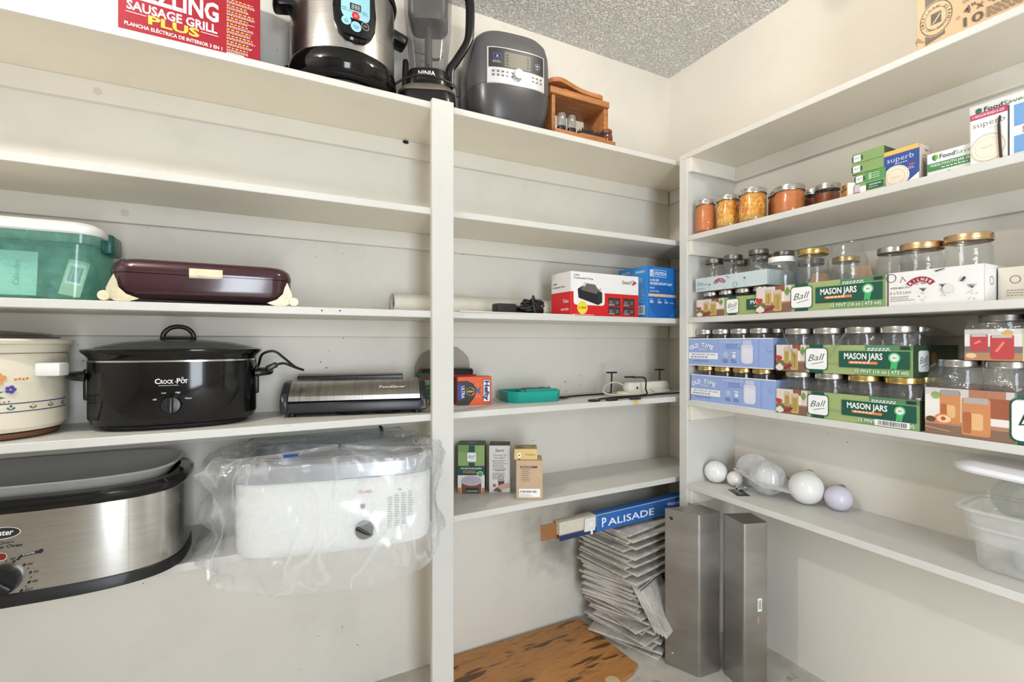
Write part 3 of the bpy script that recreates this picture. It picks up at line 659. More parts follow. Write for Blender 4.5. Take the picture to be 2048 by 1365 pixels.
# ================================================================ fourth shelf of the left unit
# ---- cream slow cooker with flowers
t = thing('slow_cooker', 'cream round slow cooker with painted flowers and a blue band', 'slow cooker', (-.568, 1.590, zs('S4')), 0)
CREAM = mat('cream_enamel', (226, 219, 200), .3, var=.04, bump=.02, bscale=60); r = .134
G().lathe([(.10, 0), (.118, .003), (.12, .014), (.10, .016)], 40).build('foot_ring', mat('brown_board', (112, 76, 50), .6), t)
G().lathe([(.10, .016), (r - .008, .018), (r, .028), (r, .188), (r - .004, .196)], 64).build('body', CREAM, t)
G().lathe([(r - .004, .197), (r + .002, .199), (r + .004, .216), (r + .014, .219), (r + .016, .226), (r + .012, .230), (r - .02, .231), (r - .022, .20)], 64, cap0=False, cap1=False).build('crock_rim', CREAM, t)
G().lathe([(r - .014, .2312), (r - .012, .234), (r - .03, .243), (.0, .252)], 48, cap0=False).build('glass_lid', clear('lid_glass', (205, 206, 204), .18, .6, .05, haze=.18, hazecol=(150, 150, 148)), t)
G().rbox(0, .048, -.020, .020, -.017, .014, .004).build('handle', WHITEP, t, loc=(r * math.cos(R(-33)) - .004, r * math.sin(R(-33)), .160), rot=(0, 0, R(-12)))
def cy(x, y, n): return (math.sin(x / r) * (r + n), -math.cos(x / r) * (r + n), y)
p = Print()
NV = (62, 52, 110); GRN = (52, 110, 78); ORG = (224, 150, 84); BLU = (72, 66, 160)
for y in (.064, .083):
    for k in range(44): p.rect(-.21 + k * .0096, y, -.21 + (k + 1) * .0096, y + .0022, NV); p.L -= 1
    p.L += 1
for k in range(11):
    x = -.19 + k * .038
    for s_ in (-1, 1): p.poly([(x, .069), (x + s_ * .007, .073), (x + s_ * .006, .077), (x + s_ * .001, .0725)], GRN)
    p.disc(x, .0785, .0024, [(196, 96, 70), BLU, (222, 186, 80)][k % 3])
fx = .075
for dx, dy, rr_ in ((0, 0, .0068), (.009, .003, .0055), (-.008, .004, .0055), (.002, .009, .0055), (.004, -.007, .005)): p.disc(fx - .02 + dx, .140 + dy, rr_, ORG, n=10)
for k in range(4): p.disc(fx + .008 + k * .0065, .138 + .0015 * (k % 2), .0028, ORG, n=8); p.disc(fx + .008 + k * .0065, .138, .001, (150, 80, 50), n=6)
for x0, y0 in ((fx + .0, .116), (fx - .03, .118), (fx - .038, .135)):
    for k in range(5): p.disc(x0 + .0055 * math.cos(k * 1.256), y0 + .0055 * math.sin(k * 1.256), .0042, BLU, n=8)
    p.disc(x0, y0, .002, (226, 190, 90), n=8)
for pts in ([(fx - .04, .092), (fx - .02, .102), (fx - .008, .098), (fx - .02, .096)], [(fx - .04, .106), (fx - .022, .114), (fx - .01, .112), (fx - .024, .106)], [(fx - .05, .10), (fx - .034, .124), (fx - .03, .122), (fx - .045, .098)]): p.poly(pts, GRN)
for k in range(4): p.disc(fx - .024 + k * .007, .086 + .0012 * k, .0018, (110, 90, 70), n=7)
p.L = 3
p.build('painted_flowers', t, (0, 0, 0), (1, 0, 0), (0, 0, 1), curve=cy)

# ---- black oval slow cooker
t = thing('slow_cooker', 'black oval slow cooker with glass lid and white lettering', 'slow cooker', (-.200, 1.600, zs('S4')), 0)
A, B, P_ = .190, .122, 2.5
G().stack([(sup(A * .86, B * .80, P_, 64), .0), (sup(A * .88, B * .83, P_, 64), .008), (sup(A * .88, B * .83, P_, 64), .012)]).build('foot_ring', SATIN, t)
G().stack([(sup(A * .90, B * .86, P_, 64), .010), (sup(A * .965, B * .96, P_, 64), .016), (sup(A * .99, B * .99, P_, 64), .028), (sup(A * 1.0, B * 1.0, P_, 64), .030), (sup(A, B, P_, 64), .172)]).build('body', GLOSSB, t)
G().stack([(sup(A * 1.003, B * 1.004, P_, 64), .1722), (sup(A * 1.005, B * 1.008, P_, 64), .1765)]).build('steel_band', CHROME, t)
G().stack([(sup(A * .99, B * .99, P_, 64), .177), (sup(A * 1.00, B * 1.01, P_, 64), .183), (sup(A * 1.03, B * 1.05, P_, 64), .190), (sup(A * 1.07, B * 1.08, P_, 64), .197), (sup(A * 1.075, B * 1.085, P_, 64), .203), (sup(A * 1.03, B * 1.03, P_, 64), .206), (sup(A * .95, B * .93, P_, 64), .203)], cap1=False).build('crock_rim', GLOSSB, t)
G().stack([(sup(A * .97, B * .96, P_, 64), .204), (sup(A * .92, B * .90, P_, 64), .210), (sup(A * .66, B * .64, P_, 64), .222), (sup(A * .3, B * .3, 2, 64), .229), (sup(.012, .012, 2, 64), .230)]).build('glass_lid', clear('lid_glass', (205, 206, 204), .18, .6, .05, haze=.18, hazecol=(150, 150, 148)), t)
lh = G().tube([(-.036, 0, .230), (-.033, 0, .246), (-.020, 0, .260), (0, 0, .265), (.020, 0, .260), (.033, 0, .246), (.036, 0, .230)], .0062, 10).build('lid_handle', BLACK, t)
G().stack([(sup(.044, .016, 2.5, 24), .2295), (sup(.040, .014, 2.5, 24), .236), (sup(.02, .006, 2.5, 24), .238)]).build('handle_base', BLACK, lh)
for sx in (-1, 1):
    G().tube([(sx * A * .98, -.045, .135), (sx * (A + .016), -.043, .137), (sx * (A + .030), -.02, .137), (sx * (A + .034), 0, .137), (sx * (A + .030), .02, .137), (sx * A * .98, .045, .135)], .0105, 10).build('handle', BLACK, t)
    G().rbox(-.006, .006, -.03, .03, -.05, .03, .005).build('handle_plate', BLACK, t, loc=(sx * A, 0, .125))
def ov(x, y, n):
    xx = min(abs(x), A * .98); yy = B * (1 - (xx / A) ** P_) ** (1 / P_); return (x, -yy - n, y)
p = Print(); WT = (232, 232, 232)
p.text('C', -.034, .118, .0125, WT, bold=.02); p.text('ROCK', -.022, .118, .0095, WT, bold=.02, w=.027); p.disc(.0085, .1225, .0012, WT, n=8); p.text('P', .0115, .118, .0125, WT, bold=.02); p.text('O', .0195, .118, .0095, WT, bold=.02); p.text('T', .0275, .118, .0095, WT, bold=.02); p.ring(.0235, .131, .0018, .0026, WT, n=10)
p.lines(-.026, .1125, .030, 1, .003, .0015, (190, 190, 190)); p.text('Low', -.015, .093, .0042, WT, al='c'); p.text('High', .014, .093, .0042, WT, al='c'); p.text('Off', -.034, .077, .0042, WT, al='c'); p.text('Warm', .036, .077, .0042, WT, al='c')
p.build('lettering', t, (0, 0, 0), (1, 0, 0), (0, 0, 1), curve=ov)
g = G(); g.lathe([(.023, 0), (.023, .004), (.020, .010), (0, .012)], 24); g.rbox(-.006, .006, -.021, .021, .008, .020, .004)
g.build('knob', BLACK, t, loc=(.0, -B - .0002, .064), rot=(R(90), 0, R(0)))
G().tube([(.188, .03, .13), (.196, .0, .16), (.205, -.03, .188), (.235, -.04, .196), (.262, -.035, .175), (.290, -.02, .150), (.31, .0, .140)], .0036, 8).build('power_cord', CORD, t)
G().rbox(-.012, .020, -.010, .010, -.008, .008, .004).build('plug', BLACK, t, loc=(.225, -.035, .150), rot=(0, R(-25), 0))
G().tube([(.244, -.035, .158), (.262, -.035, .160), (.29, -.03, .148), (.315, -.01, .138)], .0036, 8).build('plug_cord', CORD, t)

# ---- vacuum sealer
t = thing('vacuum_sealer', 'long vacuum sealer with a smudged steel lid beside the post', 'vacuum sealer', (.050, 1.566, zs('S4')), -12.5); VS = t
L, D = .425, .150; NAVY = mat('blue_black_plastic', (38, 40, 46), .35, var=.06)
for x in (.03, L - .03):
    for y in (.02, D - .02): G().lathe([(.010, 0), (.010, .008)], 12, cx=x, cy=y).build('foot', BLACK, t)
prof = [(0, .010), (D, .010), (D, .050), (D - .012, .062), (.0, .035)]
G().loft([[(x, y, z) for y, z in prof] for x in (0.002, L - .002)]).build('base', NAVY, t, bevel=.0015)
G().rbox(.022, L - .022, -.004, .004, .012, .034, .0025).build('front_bar', NAVY, t)
for x in (0, L - .020):
    pr = [(-.004, .010), (.06, .010), (.11, .030), (.118, .070), (.095, .088), (.05, .084), (.012, .060), (-.005, .040)]
    G().loft([[(x + a_, y, z) for y, z in pr] for a_ in (0, .020)]).build('end_cap', NAVY, t, bevel=.003)
pr = [(.004, .040), (.006, .0515), (.02, .064), (.05, .081), (.10, .0905), (.106, .088), (.10, .060), (.03, .04)]
G().loft([[(x, y, z) for y, z in pr] for x in (.0215, L - .0215)]).build('lid', brushed('smudged_steel', (190, 186, 182), .3, (40, 1, 1), var=.3, scale=5), t)
G().loft([[(x, y, z) for y, z in ((.105, .060), (.150, .060), (.150, .096), (.140, .102), (.108, .098))] for x in (.03, L - .07)]).build('control_strip', BLACK, t, bevel=.002)
p = Print(); p.lines(.11, .012, .14, 2, .012, .004, (200, 200, 200)); p.lines(.18, .012, .32, 1, .01, .005, (190, 190, 190), seed=5); p.build('strip_print', t, (.03, .1085, .099), (1, 0, 0), (0, .992, .124))
p = Print(); p.text('FoodSaver', .28, .020, .009, (226, 222, 218), w=.08, bold=.01, shear=.1); p.build('lettering', t, (0.0, .008, .0545), (1, 0, 0), (0, .76, .65), step=.0002)
g = G()
for k in range(3): g.tube([(.2 + .05 * k + .045 * math.cos(a_ * PI / 4), .045 + .03 * math.sin(a_ * PI / 4), .004 + .0035 * (k % 2)) for a_ in range(8)], .0035, 6, closed=True)
g.build('power_cord', CORD, t)

VS.scale = (1, 1, 1.17)
# ---- bin-bag cartons around the post
t = thing('bag_carton', 'open green bag carton with a torn grey flap, behind the post', 'box', (.50, 1.657, zs('S4')), 0)
GB = mat('green_card', (46, 120, 84), .5)
g = G(); w, d, h = .212, .066, .112
g.box(0, .11, 0, .002, 0, h); g.box(.11, w, 0, .002, 0, h * .72); g.box(0, w, d - .002, d, 0, h); g.box(0, .002, .002, d - .002, 0, h); g.box(w - .002, w, .002, d - .002, 0, h * .72); g.box(.002, w - .002, .002, d - .002, 0, .002)
g.build('carton_body', GB, t, smooth=0)
G().rbox(.006, w - .006, .006, d - .006, .004, h + .014, .01).build('bag_roll', mat('black_bag_film', (14, 14, 15), .25, bump=.4, bscale=90), t)
fl = [(0, .0), (w, .0), (w, .034), (w - .006, .055), (w - .022, .072), (w - .05, .092), (w - .09, .098), (.09, .094), (.055, .080), (.026, .066), (.010, .044), (.0, .02)]
G().loft([[(x, d - .004 + .08 * z, h + z) for x, z in fl], [(x, d - .002 + .08 * z, h + z) for x, z in fl]]).build('flap', GREYCARD, t, smooth=0)
p = Print(); p.text('20', .012, .072, .016, (236, 240, 236), bold=.02); p.disc(.03, .045, .016, (196, 180, 90)); p.disc(.03, .045, .014, (46, 120, 84)); p.rect(0, .096, w, .103, (190, 40, 44)); p.rect(.0, .002, .03, .02, (222, 190, 96)); front(p, 'front_print', t)
w, d, h = .125, .048, .100
t = carton('bag_carton', 'orange bin-bag carton with a black sack picture beside the post', (.612, 1.590, zs('S4')), -9, w, d, h, ((236, 92, 36), (206, 70, 26), (214, 74, 30)))
p = Print()
p.poly([(.0, .0), (.0, .085), (.035, .086), (.058, .075), (.074, .052), (.058, .022), (.04, .0)], (28, 26, 30)); p.rect(0, .02, .018, .072, (40, 48, 150)); p.text('ULTRA', .0145, .068, .011, (236, 236, 240), rot=-90, bold=.02, w=.044)
for a_ in range(0, 360, 30): p.poly([(.078 + .005 * math.cos(R(a_)), .05 + .005 * math.sin(R(a_))), (.078 + .03 * math.cos(R(a_ + 4)), .05 + .026 * math.sin(R(a_ + 4))), (.078 + .03 * math.cos(R(a_ + 9)), .05 + .026 * math.sin(R(a_ + 9)))], (246, 160, 96))
p.poly([(.066, .048), (.086, .068), (.080, .05), (.088, .034)], (70, 90, 140)); p.ring(.045, .048, .013, .0142, (198, 176, 92)); p.text('NEW', .045, .045, .006, (230, 210, 120), al='c', bold=.02)
p.rect(.0925, .009, .1195, .090, (26, 32, 84)); p.rect(.0945, .011, .1175, .088, (242, 240, 238)); p.text('Hefty', .0985, .085, .016, (34, 40, 110), rot=-90, w=.071, bold=.05)
front(p, 'front_print', t)

# ---- dustpan and brush
t = thing('dustpan', 'teal plastic dustpan lying on the shelf beside the orange carton', 'dustpan', (.80, 1.548, zs('S4')), -6)
TL = mat('teal_green_plastic', (16, 156, 144), .3, var=.06)
g = G(); o1 = [(0, .03), (.03, 0), (.19, 0), (.215, .03), (.215, .13), (.19, .145), (.0, .13)]
o0 = [(x * .97 + .003, y * .96 + .003) for x, y in o1]; oi = [(x * .96 + .005, y * .95 + .004) for x, y in o1]
g.stack([(o0, 0), (o1, .040), (oi, .040), ([(x * .94 + .006, y * .93 + .006) for x, y in o1], .004)])
g.build('pan', TL, t, bevel=0)
G().rbox(.075, .205, .028, .05, .018, .046, .004).build('scoop_rib', TL, t)
t = thing('hand_brush', 'dark-bristled hand brush lying behind the teal dustpan rim', 'brush', (.865, 1.590, zs('S4') + .018), -6)
G().rbox(0, .135, .0, .022, .0, .026, .006).build('brush_back', TL, t)
g = G(); rnd = random.Random(5)
for k in range(120):
    x = rnd.uniform(.004, .13); y = rnd.uniform(.002, .02); dx = rnd.uniform(-.012, .012); hh = .026 + rnd.uniform(.006, .014)
    g.add([(x, y, .024), (x + .0012, y, .024), (x + dx, y + rnd.uniform(-.006, .004), hh)], [(0, 1, 2)])
tag(g.build('bristles', mat('dark_bristle', (34, 27, 22), .8), t, smooth=0), None, kind='stuff')

# ---- black wire plate rods and the white electric knife
IRON = mat('black_iron', (36, 33, 31), .5, .3, var=.15)
def rod(label, pts, ends, loc, discs=()):
    t = thing('wire_hook', label, 'hook', loc)
    G().tube(pts, .0035, 8, sub=3).build('rod', IRON, t)
    for (x, y, z, rx) in ends:
        G().stack([(sup(.026, .016, 2, 24), -.0028), (sup(.027, .017, 2, 24), 0), (sup(.025, .015, 2, 24), .0028)]).build('disc', IRON, t, loc=(x, y, z), rot=(rx, 0, 0))
    return t
z4 = zs('S4')
rod('long black wire hook lying along the shelf edge with an upturned end', [(.0, 0, .006), (.12, .025, .006), (.26, .03, .006), (.262, .03, .03), (.262, .03, .068), (.25, .035, .078), (.21, .05, .078)], ((-.025, -.004, .004, 0), (.20, .055, .080, 0)), (1.14, 1.475, z4))
rod('black wire hook with a flat disc at its shelf end beside the yellow mark', [(.0, 0, .006), (.10, .012, .006), (.29, .03, .007), (.44, .03, .007)], ((-.028, -.004, .004, 0), (.075, -.02, .004, 0)), (1.215, 1.462, z4))
rod('black wire hook standing upright behind the white electric knife', [(.0, 0, .006), (.10, .012, .006), (.225, .02, .006), (.24, .02, .012), (.245, .02, .09)], ((-.02, -.004, .006, 0), (.245, .02, .094, 0)), (1.075, 1.60, z4))
rod('black wire hook ending in a raised disc near the corner', [(0, 0, .006), (.14, .01, .006), (.15, .01, .03), (.152, .01, .096)], ((.152, .01, .100, 0),), (1.43, 1.60, z4))
t = thing('electric_knife', 'white electric knife with a coiled white cord lying near the corner', 'electric knife', (1.33, 1.545, z4 + .004), 3)
IV = mat('ivory_plastic', (232, 228, 216), .35, var=.03)
G().stack([(rr(.23, .052, .02), .010), (rr(.245, .06, .024), .02), (rr(.245, .06, .024), .034), (rr(.225, .05, .02), .048)], xf=Matrix.Translation((.155, .035, 0))).build('housing', IV, t)
G().rbox(-.01, .27, 0, .05, -.003, .012, .01).build('handle', IV, t)
G().lathe([(.0045, 0), (.0045, .003), (0, .003)], 12).build('button', BLACK, t, loc=(.07, .0048, .027), rot=(R(90), 0, 0))
G().tube([(.05, .05, .03), (0, .06, .05), (-.05, .06, .04), (-.075, .05, .015), (-.06, .03, .004), (.0, -.006, .002), (.10, -.012, .002), (.16, -.008, .004), (.15, .0, .018)], .0035, 8).build('power_cord', mat('cream_cord', (214, 206, 186), .5), t)
o = G().box(0, .016, 0, .0012, 0, .020).build('tape_scrap', mat('yellow_tape', (226, 196, 84), .5), smooth=0, loc=(1.284, YF - .0014, S['S4'] - .0195))
tag(o, 'scrap of yellow tape on the shelf edge below the wire hooks', 'tape')

# ================================================================ fifth shelf of the left unit
# ---- stainless roaster oven
t = thing('roaster_oven', 'large stainless roaster oven with black rims and an upturned grey lid', 'roaster oven', (-.462, 1.535, zs('S5')), -3)
A, B, P_ = .292, .172, 3.2
G().stack([(sup(A * .97, B * .96, P_, 80), .0), (sup(A * 1.01, B * 1.01, P_, 80), .004), (sup(A * 1.01, B * 1.01, P_, 80), .028), (sup(A * .995, B * .995, P_, 80), .032)]).build('base_band', mat('matte_black', (20, 20, 21), .4), t)
G().stack([(sup(A, B, P_, 80), .031), (sup(A, B, P_, 80), .197)], cap0=False, cap1=False).build('body', brushed('roaster_steel', (206, 204, 200), .17, (1, 1, 30), var=.12), t)
G().stack([(sup(A * 1.0, B * 1.0, P_, 80), .196), (sup(A * 1.015, B * 1.02, P_, 80), .199), (sup(A * 1.03, B * 1.035, P_, 80), .206), (sup(A * 1.03, B * 1.035, P_, 80), .218), (sup(A * 1.0, B * 1.0, P_, 80), .226), (sup(A * .93, B * .9, P_, 80), .226), (sup(A * .92, B * .88, P_, 80), .19)], cap0=False).build('rim', GLOSSB, t)
LG = mat('grey_enamel_lid', (172, 171, 168), .3, var=.05)
lid = [(sup(A * .95, B * .93, P_, 80), .236), (sup(A * .955, B * .94, P_, 80), .240), (sup(A * .93, B * .91, P_, 80), .240), (sup(A * .90, B * .86, P_, 80), .222), (sup(A * .82, B * .76, P_, 80), .186), (sup(A * .72, B * .64, P_, 80), .172), (sup(A * .70, B * .62, P_, 80), .1735), (sup(A * .69, B * .61, P_, 80), .1715), (sup(A * .56, B * .48, P_, 80), .168), (sup(A * .54, B * .46, P_, 80), .1695), (sup(A * .53, B * .45, P_, 80), .1675), (sup(A * .38, B * .3, P_, 80), .166), (sup(A * .36, B * .28, P_, 80), .1675), (sup(A * .35, B * .27, P_, 80), .1655), (sup(.01, .01, 2, 80), .165)]
G().stack([(o_, z_ + .010) for o_, z_ in lid], cap0=False).build('lid', LG, t)
def ro(x, y, n):
    xx = min(abs(x), A * .98); return (x, -B * (1 - (xx / A) ** P_) ** (1 / P_) - n, y)
p = Print(); BK = (30, 30, 32)
p.disc(.0, .158, .0295, (226, 226, 226), .0125, 24); p.disc(0, .158, .028, BK, .0113, 24); p.text('Oster', 0, .1535, .011, (236, 236, 236), al='c', w=.034, bold=.02, shear=.15)
p.text('22-Quart', 0, .1355, .0055, (70, 68, 66), al='c', w=.036); p.text('Roaster Oven', 0, .1265, .0065, BK, al='c', w=.062, bold=.015)
p.disc(.0, .110, .0085, (200, 198, 196)); p.disc(0, .110, .0072, (120, 28, 24))
kz, kr = .062, .038
for k, (a_, tx) in enumerate(((205, 'OFF'), (150, '150'), (118, ''), (100, '200'), (82, ''), (66, '250'), (40, '300'), (25, ''), (10, '350'), (-5, ''), (-20, '400'), (-34, ''), (-48, '450 F'))):
    p.disc(kr * 1.18 * math.cos(R(a_)), kz + kr * 1.0 * math.sin(R(a_)), .0024 if tx else .0012, BK, n=10)
    if tx: p.text(tx, kr * 1.18 * math.cos(R(a_)) + (.005 if a_ < 60 else -.006), kz + kr * math.sin(R(a_)) + (-.0016 if a_ < 60 else .004), .0042, BK)
p.poly([(.022, .100), (.028, .108), (.062, .113), (.062, .108), (.030, .104), (.026, .098)], BK); p.text('ROASTER', .033, .1065, .0034, (220, 220, 220), rot=7); p.disc(.060, .1105, .004, BK)
p.build('panel_print', t, (0, 0, 0), (1, 0, 0), (0, 0, 1), curve=ro)
g = G(); g.lathe([(.031, 0), (.031, .004), (.029, .016), (.0, .018)], 32); g.rbox(-.007, .007, -.028, .028, .012, .028, .005, xf=Matrix.Rotation(R(50), 4, 'Z'))
g.build('knob', BLACK, t, loc=(0, -B, kz), rot=(R(90), 0, 0))
g = G(); g.box(-.001, .001, -.0006, .0006, .034, .194); g.build('seam', mat('seam_line', (225, 222, 214), .3, .6), t, loc=(.205, -B * (1 - (.205 / A) ** P_) ** (1 / P_) - .0006, 0), smooth=0)

# ---- white roaster in a clear plastic bag
bx, by, rz = .205, 1.482, -11
t = thing('roaster_oven', 'white roaster oven with a grey rim standing inside a clear bag', 'roaster oven', (bx, by, zs('S5')), rz)
A, B, P_ = .252, .160, 5.5
WR = mat('white_enamel', (240, 240, 238), .22, var=.02)
G().stack([(sup(A * .94, B * .92, P_, 72), 0), (sup(A * .98, B * .975, P_, 72), .008), (sup(A, B, P_, 72), .03), (sup(A, B, P_, 72), .192)]).build('body', WR, t)
G().stack([(sup(A * 1.005, B * 1.005, P_, 72), .1925), (sup(A * 1.02, B * 1.03, P_, 72), .197), (sup(A * 1.02, B * 1.03, P_, 72), .232), (sup(A * 1.0, B * 1.0, P_, 72), .236), (sup(A * .92, B * .88, P_, 72), .236), (sup(A * .90, B * .86, P_, 72), .15), (sup(A * .86, B * .82, P_, 72), .12)]).build('rim', mat('grey_metal_rim', (190, 194, 202), .22, .7, var=.08), t)
g = G(); g.lathe([(.024, 0), (.024, .004), (.022, .014), (0, .016)], 28); g.rbox(-.006, .006, -.024, .024, .01, .022, .004, xf=Matrix.Rotation(R(60), 4, 'Z')); g.build('knob', SATIN, t, loc=(.07, -B + .001, .056), rot=(R(90), 0, 0))
p = Print(); p.disc(.066, .118, .0062, (70, 66, 66)); p.text('Rival', .055, .152, .009, (206, 90, 96), shear=.2, w=.03); p.lines(.07, .155, .1, 1, .003, .0015, (206, 110, 110))
for c_ in range(4): p.lines(.130 + c_ * .018, .134 + .004 * c_, .143 + c_ * .018, 14, .0062, .002, (96, 96, 100), seed=40 + c_)
p.text('TIME', .155, .152, .004, (80, 80, 84)); front(p, 'panel_print', t, y=-B - .0004)
o = G().box(0, .036, 0, .020, 0, .001).build('bag_label', mat('blue_label', (30, 92, 170), .4), t, smooth=0, loc=(-.135, -.10, .2455), rot=(R(8), 0, R(8)))
b = thing('plastic_bag', 'wrinkled clear plastic bag wrapped around the white roaster', 'plastic bag', (bx, by, zs('S5')), rz)
g = G(); n = 150; lev = []
prof = [(1.02, -.075, 1), (1.06, -.070, 1), (1.10, -.045, 1), (1.115, -.015, 1), (1.10, .02, 1), (1.085, .06, .7), (1.07, .10, .6), (1.075, .14, .8), (1.09, .17, 1), (1.10, .20, 1), (1.11, .225, 1.1), (1.10, .245, 1.2), (1.05, .258, 1.1), (.95, .256, 1), (.85, .250, 1), (.7, .246, .8), (.5, .246, .7), (.25, .247, .6), (.02, .247, .4)]
fin = []
for i in range(len(prof) - 1):
    for s_ in range(4):
        f = s_ / 4; fin.append(tuple(prof[i][j] * (1 - f) + prof[i + 1][j] * f for j in range(3)))
fin.append(prof[-1])
for (k, z, wv) in fin:
    ring = []
    for j in range(n):
        th = 2 * PI * j / n; c_, s_ = math.cos(th), math.sin(th)
        ex = math.copysign(abs(c_) ** (2 / 4.2), c_); ey = math.copysign(abs(s_) ** (2 / 4.2), s_)
        x, y = A * k * ex, B * k * ey
        q = Vector((x * 13, y * 13, z * 9)); w1 = noise.noise(q); q2 = Vector((x * 34 + 5, y * 34, z * 14)); w2 = 1 - abs(noise.noise(q2)) * 2
        side = abs(ex) ** 6
        left = max(0, -ex) ** 5 * (1 + .35 * math.sin(z * 60 + 1))
        out = (.010 * w1 + .007 * w2) * wv * (1 + .9 * side) * min(1, k * 1.3) + .05 * left * (1 if k > .9 else max(0, (k - .6) / .3)) * (1.0 if z < .23 else .7)
        fold = math.sin((x * 1.0 + (z - .1) * .9) * 42 + 3 * noise.noise(Vector((x * 5, z * 5, 1)))); out += .0035 * max(0, fold) ** 3 * (1 if k > 1 else .3)
        hang = 1.0 if z > .0 else (.25 + .75 * max(0, .5 - .5 * s_ * 1.3 + .2 * math.sin(th * 3)))
        zz = z * hang if z < 0 else z
        zz += .007 * noise.noise(Vector((x * 20, y * 20, 3 + z))) * wv + (.010 * side * math.sin(th * 9) if z > .2 else 0)
        if ey > -.55 and zz < .003: zz = .003
        if z < .0 and ey > -.8: x, y = x * .97, y * .97
        nx, ny = ex, ey; l = math.hypot(nx, ny) or 1
        px, py = x + nx / l * out, y + ny / l * out
        # keep the film clear of the wall, the shelf underside and the shelf edge it hangs over
        wy = by + px * math.sin(R(rz)) + py * math.cos(R(rz))
        if wy > YW - .006: py -= (wy - YW + .006)
        if zz < .002 and wy > YF - .012: zz = .002 + .002 * abs(w1)
        ring.append((px, py, min(zz, .252 + .004 * w1)))
    lev.append(ring)
g.loft(lev, 0, False, True)
g.build('bag_film', clear('crinkled_clear_film', (251, 252, 252), .07, .30, .14, haze=.25, hazecol=(250, 251, 252), bump=.6, bscale=13, streak=.5), b, smooth=60)
# ---- pale lid standing behind
t = thing('enamel_cover', 'pale grey enamel roaster lid leaning on the wall behind the bag', 'lid', (.207, 1.7305, zs('S5') + .001), 0)
G().stack([(rr(.53, .250, .055, 10, 0, .125), 0), (rr(.526, .246, .055, 10, 0, .125), .010), (rr(.50, .222, .05, 10, 0, .125), .016), (rr(.3, .14, .05, 10, 0, .125), .018)], xf=Matrix.Rotation(R(90), 4, 'X')).build('lid_shell', mat('pale_enamel', (204, 208, 202), .25, var=.03), t)
G().tube([(.155, -.006, .247), (.163, -.012, .254), (.170, -.019, .244), (.168, -.021, .20), (.158, -.018, .17)], .005, 8).build('handle_strap', BLACK, t)

# ---- four small cartons right of the post
w, d, h = .098, .085, .175
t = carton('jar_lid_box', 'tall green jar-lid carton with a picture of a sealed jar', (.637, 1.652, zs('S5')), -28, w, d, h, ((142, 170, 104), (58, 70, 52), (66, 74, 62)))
DGR = (18, 74, 66)
def ball_logo(p, cx, cy, s_, dark=(18, 84, 62), txt='Ball'):
    p.rrect(cx - .5 * s_, cy - .5 * s_, cx + .5 * s_, cy + .5 * s_, .14 * s_, dark); p.rrect(cx - .465 * s_, cy - .465 * s_, cx + .465 * s_, cy + .465 * s_, .13 * s_, (244, 244, 242))
    p.text(txt, cx - .36 * s_, cy - .12 * s_, .30 * s_, (28, 62, 52), w=.62 * s_, bold=-.005, shear=.35, slope=.12); p.poly([(cx - .2 * s_, cy - .26 * s_), (cx + .32 * s_, cy - .14 * s_), (cx + .32 * s_, cy - .115 * s_), (cx - .2 * s_, cy - .235 * s_)], (28, 62, 52))
p = Print(); p.rect(0, 0, w, .070, (232, 226, 220)); p.rect(.002, .150, w * .55, .172, (116, 154, 92)); p.rect(.040, .150, .062, .174, DGR); p.rect(.040, .098, .062, .112, DGR); ball_logo(p, .051, .132, .036, DGR)
p.rect(0, .066, w, .100, DGR); p.text('PINT MOUTH LIDS & BANDS', .049, .088, .0055, (236, 240, 236), al='c', w=.075, bold=.02); p.lines(.02, .080, .08, 2, .006, .003, (220, 150, 96)); 
p.disc(.050, .030, .036, (110, 66, 52), .026); p.rect(.014, .0, .086, .030, (122, 74, 60)); p.disc(.050, .044, .038, (150, 118, 108), .018); p.disc(.050, .047, .038, (196, 186, 196), .018); p.disc(.050, .0485, .033, (182, 170, 184), .0145); p.rect(.0, 0, .012, .02, (206, 130, 60)); p.rect(.088, 0, w, .02, (206, 130, 60))
p.disc(.082, .070, .011, (230, 236, 230)); p.disc(.082, .070, .009, (70, 150, 96)); p.rect(.028, .002, .076, .020, (30, 56, 40)); p.text('12 LIDS & BANDS', .052, .006, .005, (230, 235, 230), al='c', w=.042); front(p, 'front_print', t)
p = Print(); p.disc(w / 2, d / 2, .02, (120, 124, 112), .014); p.lines(.012, d - .014, w - .012, 1, .003, .003, (180, 184, 170)); topf(p, 'top_print', t, h)
w, d, h = .078, .075, .172
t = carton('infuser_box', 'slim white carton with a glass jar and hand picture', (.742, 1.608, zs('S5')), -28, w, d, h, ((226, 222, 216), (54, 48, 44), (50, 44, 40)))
p = Print(); p.text('Sipperly', w / 2, .150, .010, (70, 60, 54), al='c', w=.032, shear=.2); p.text('Growing Up', w / 2, .133, .009, (80, 70, 62), al='c', w=.048, bold=-.01, shear=.2); p.text('THE ORIGINAL', w / 2, .124, .0045, (60, 52, 48), al='c')
for i in range(7): p.lines(.012 + .002 * (i % 3), .116 - i * .0056, .066, 1, .004, .0022, (120, 112, 106), seed=i)
p.text('THE FLIP TOP', w / 2, .078, .0045, (60, 52, 48), al='c')
for i in range(5): p.lines(.013, .070 - i * .0052, .066, 1, .004, .0022, (120, 112, 106), seed=i + 9)
p.ring(.044, .055, .007, .009, (150, 148, 146)); p.rect(.034, .014, .056, .046, (96, 60, 46)); p.rect(.036, .042, .054, .05, (170, 168, 166)); p.poly([(.030, .014), (.05, .012), (.077, .018), (.077, .036), (.052, .032), (.032, .026)], (206, 160, 138)); p.poly([(.014, .006), (.03, .02), (.05, .006), (.04, .002)], (110, 80, 70)); p.disc(.02, .026, .006, (150, 110, 96)); front(p, 'front_print', t)
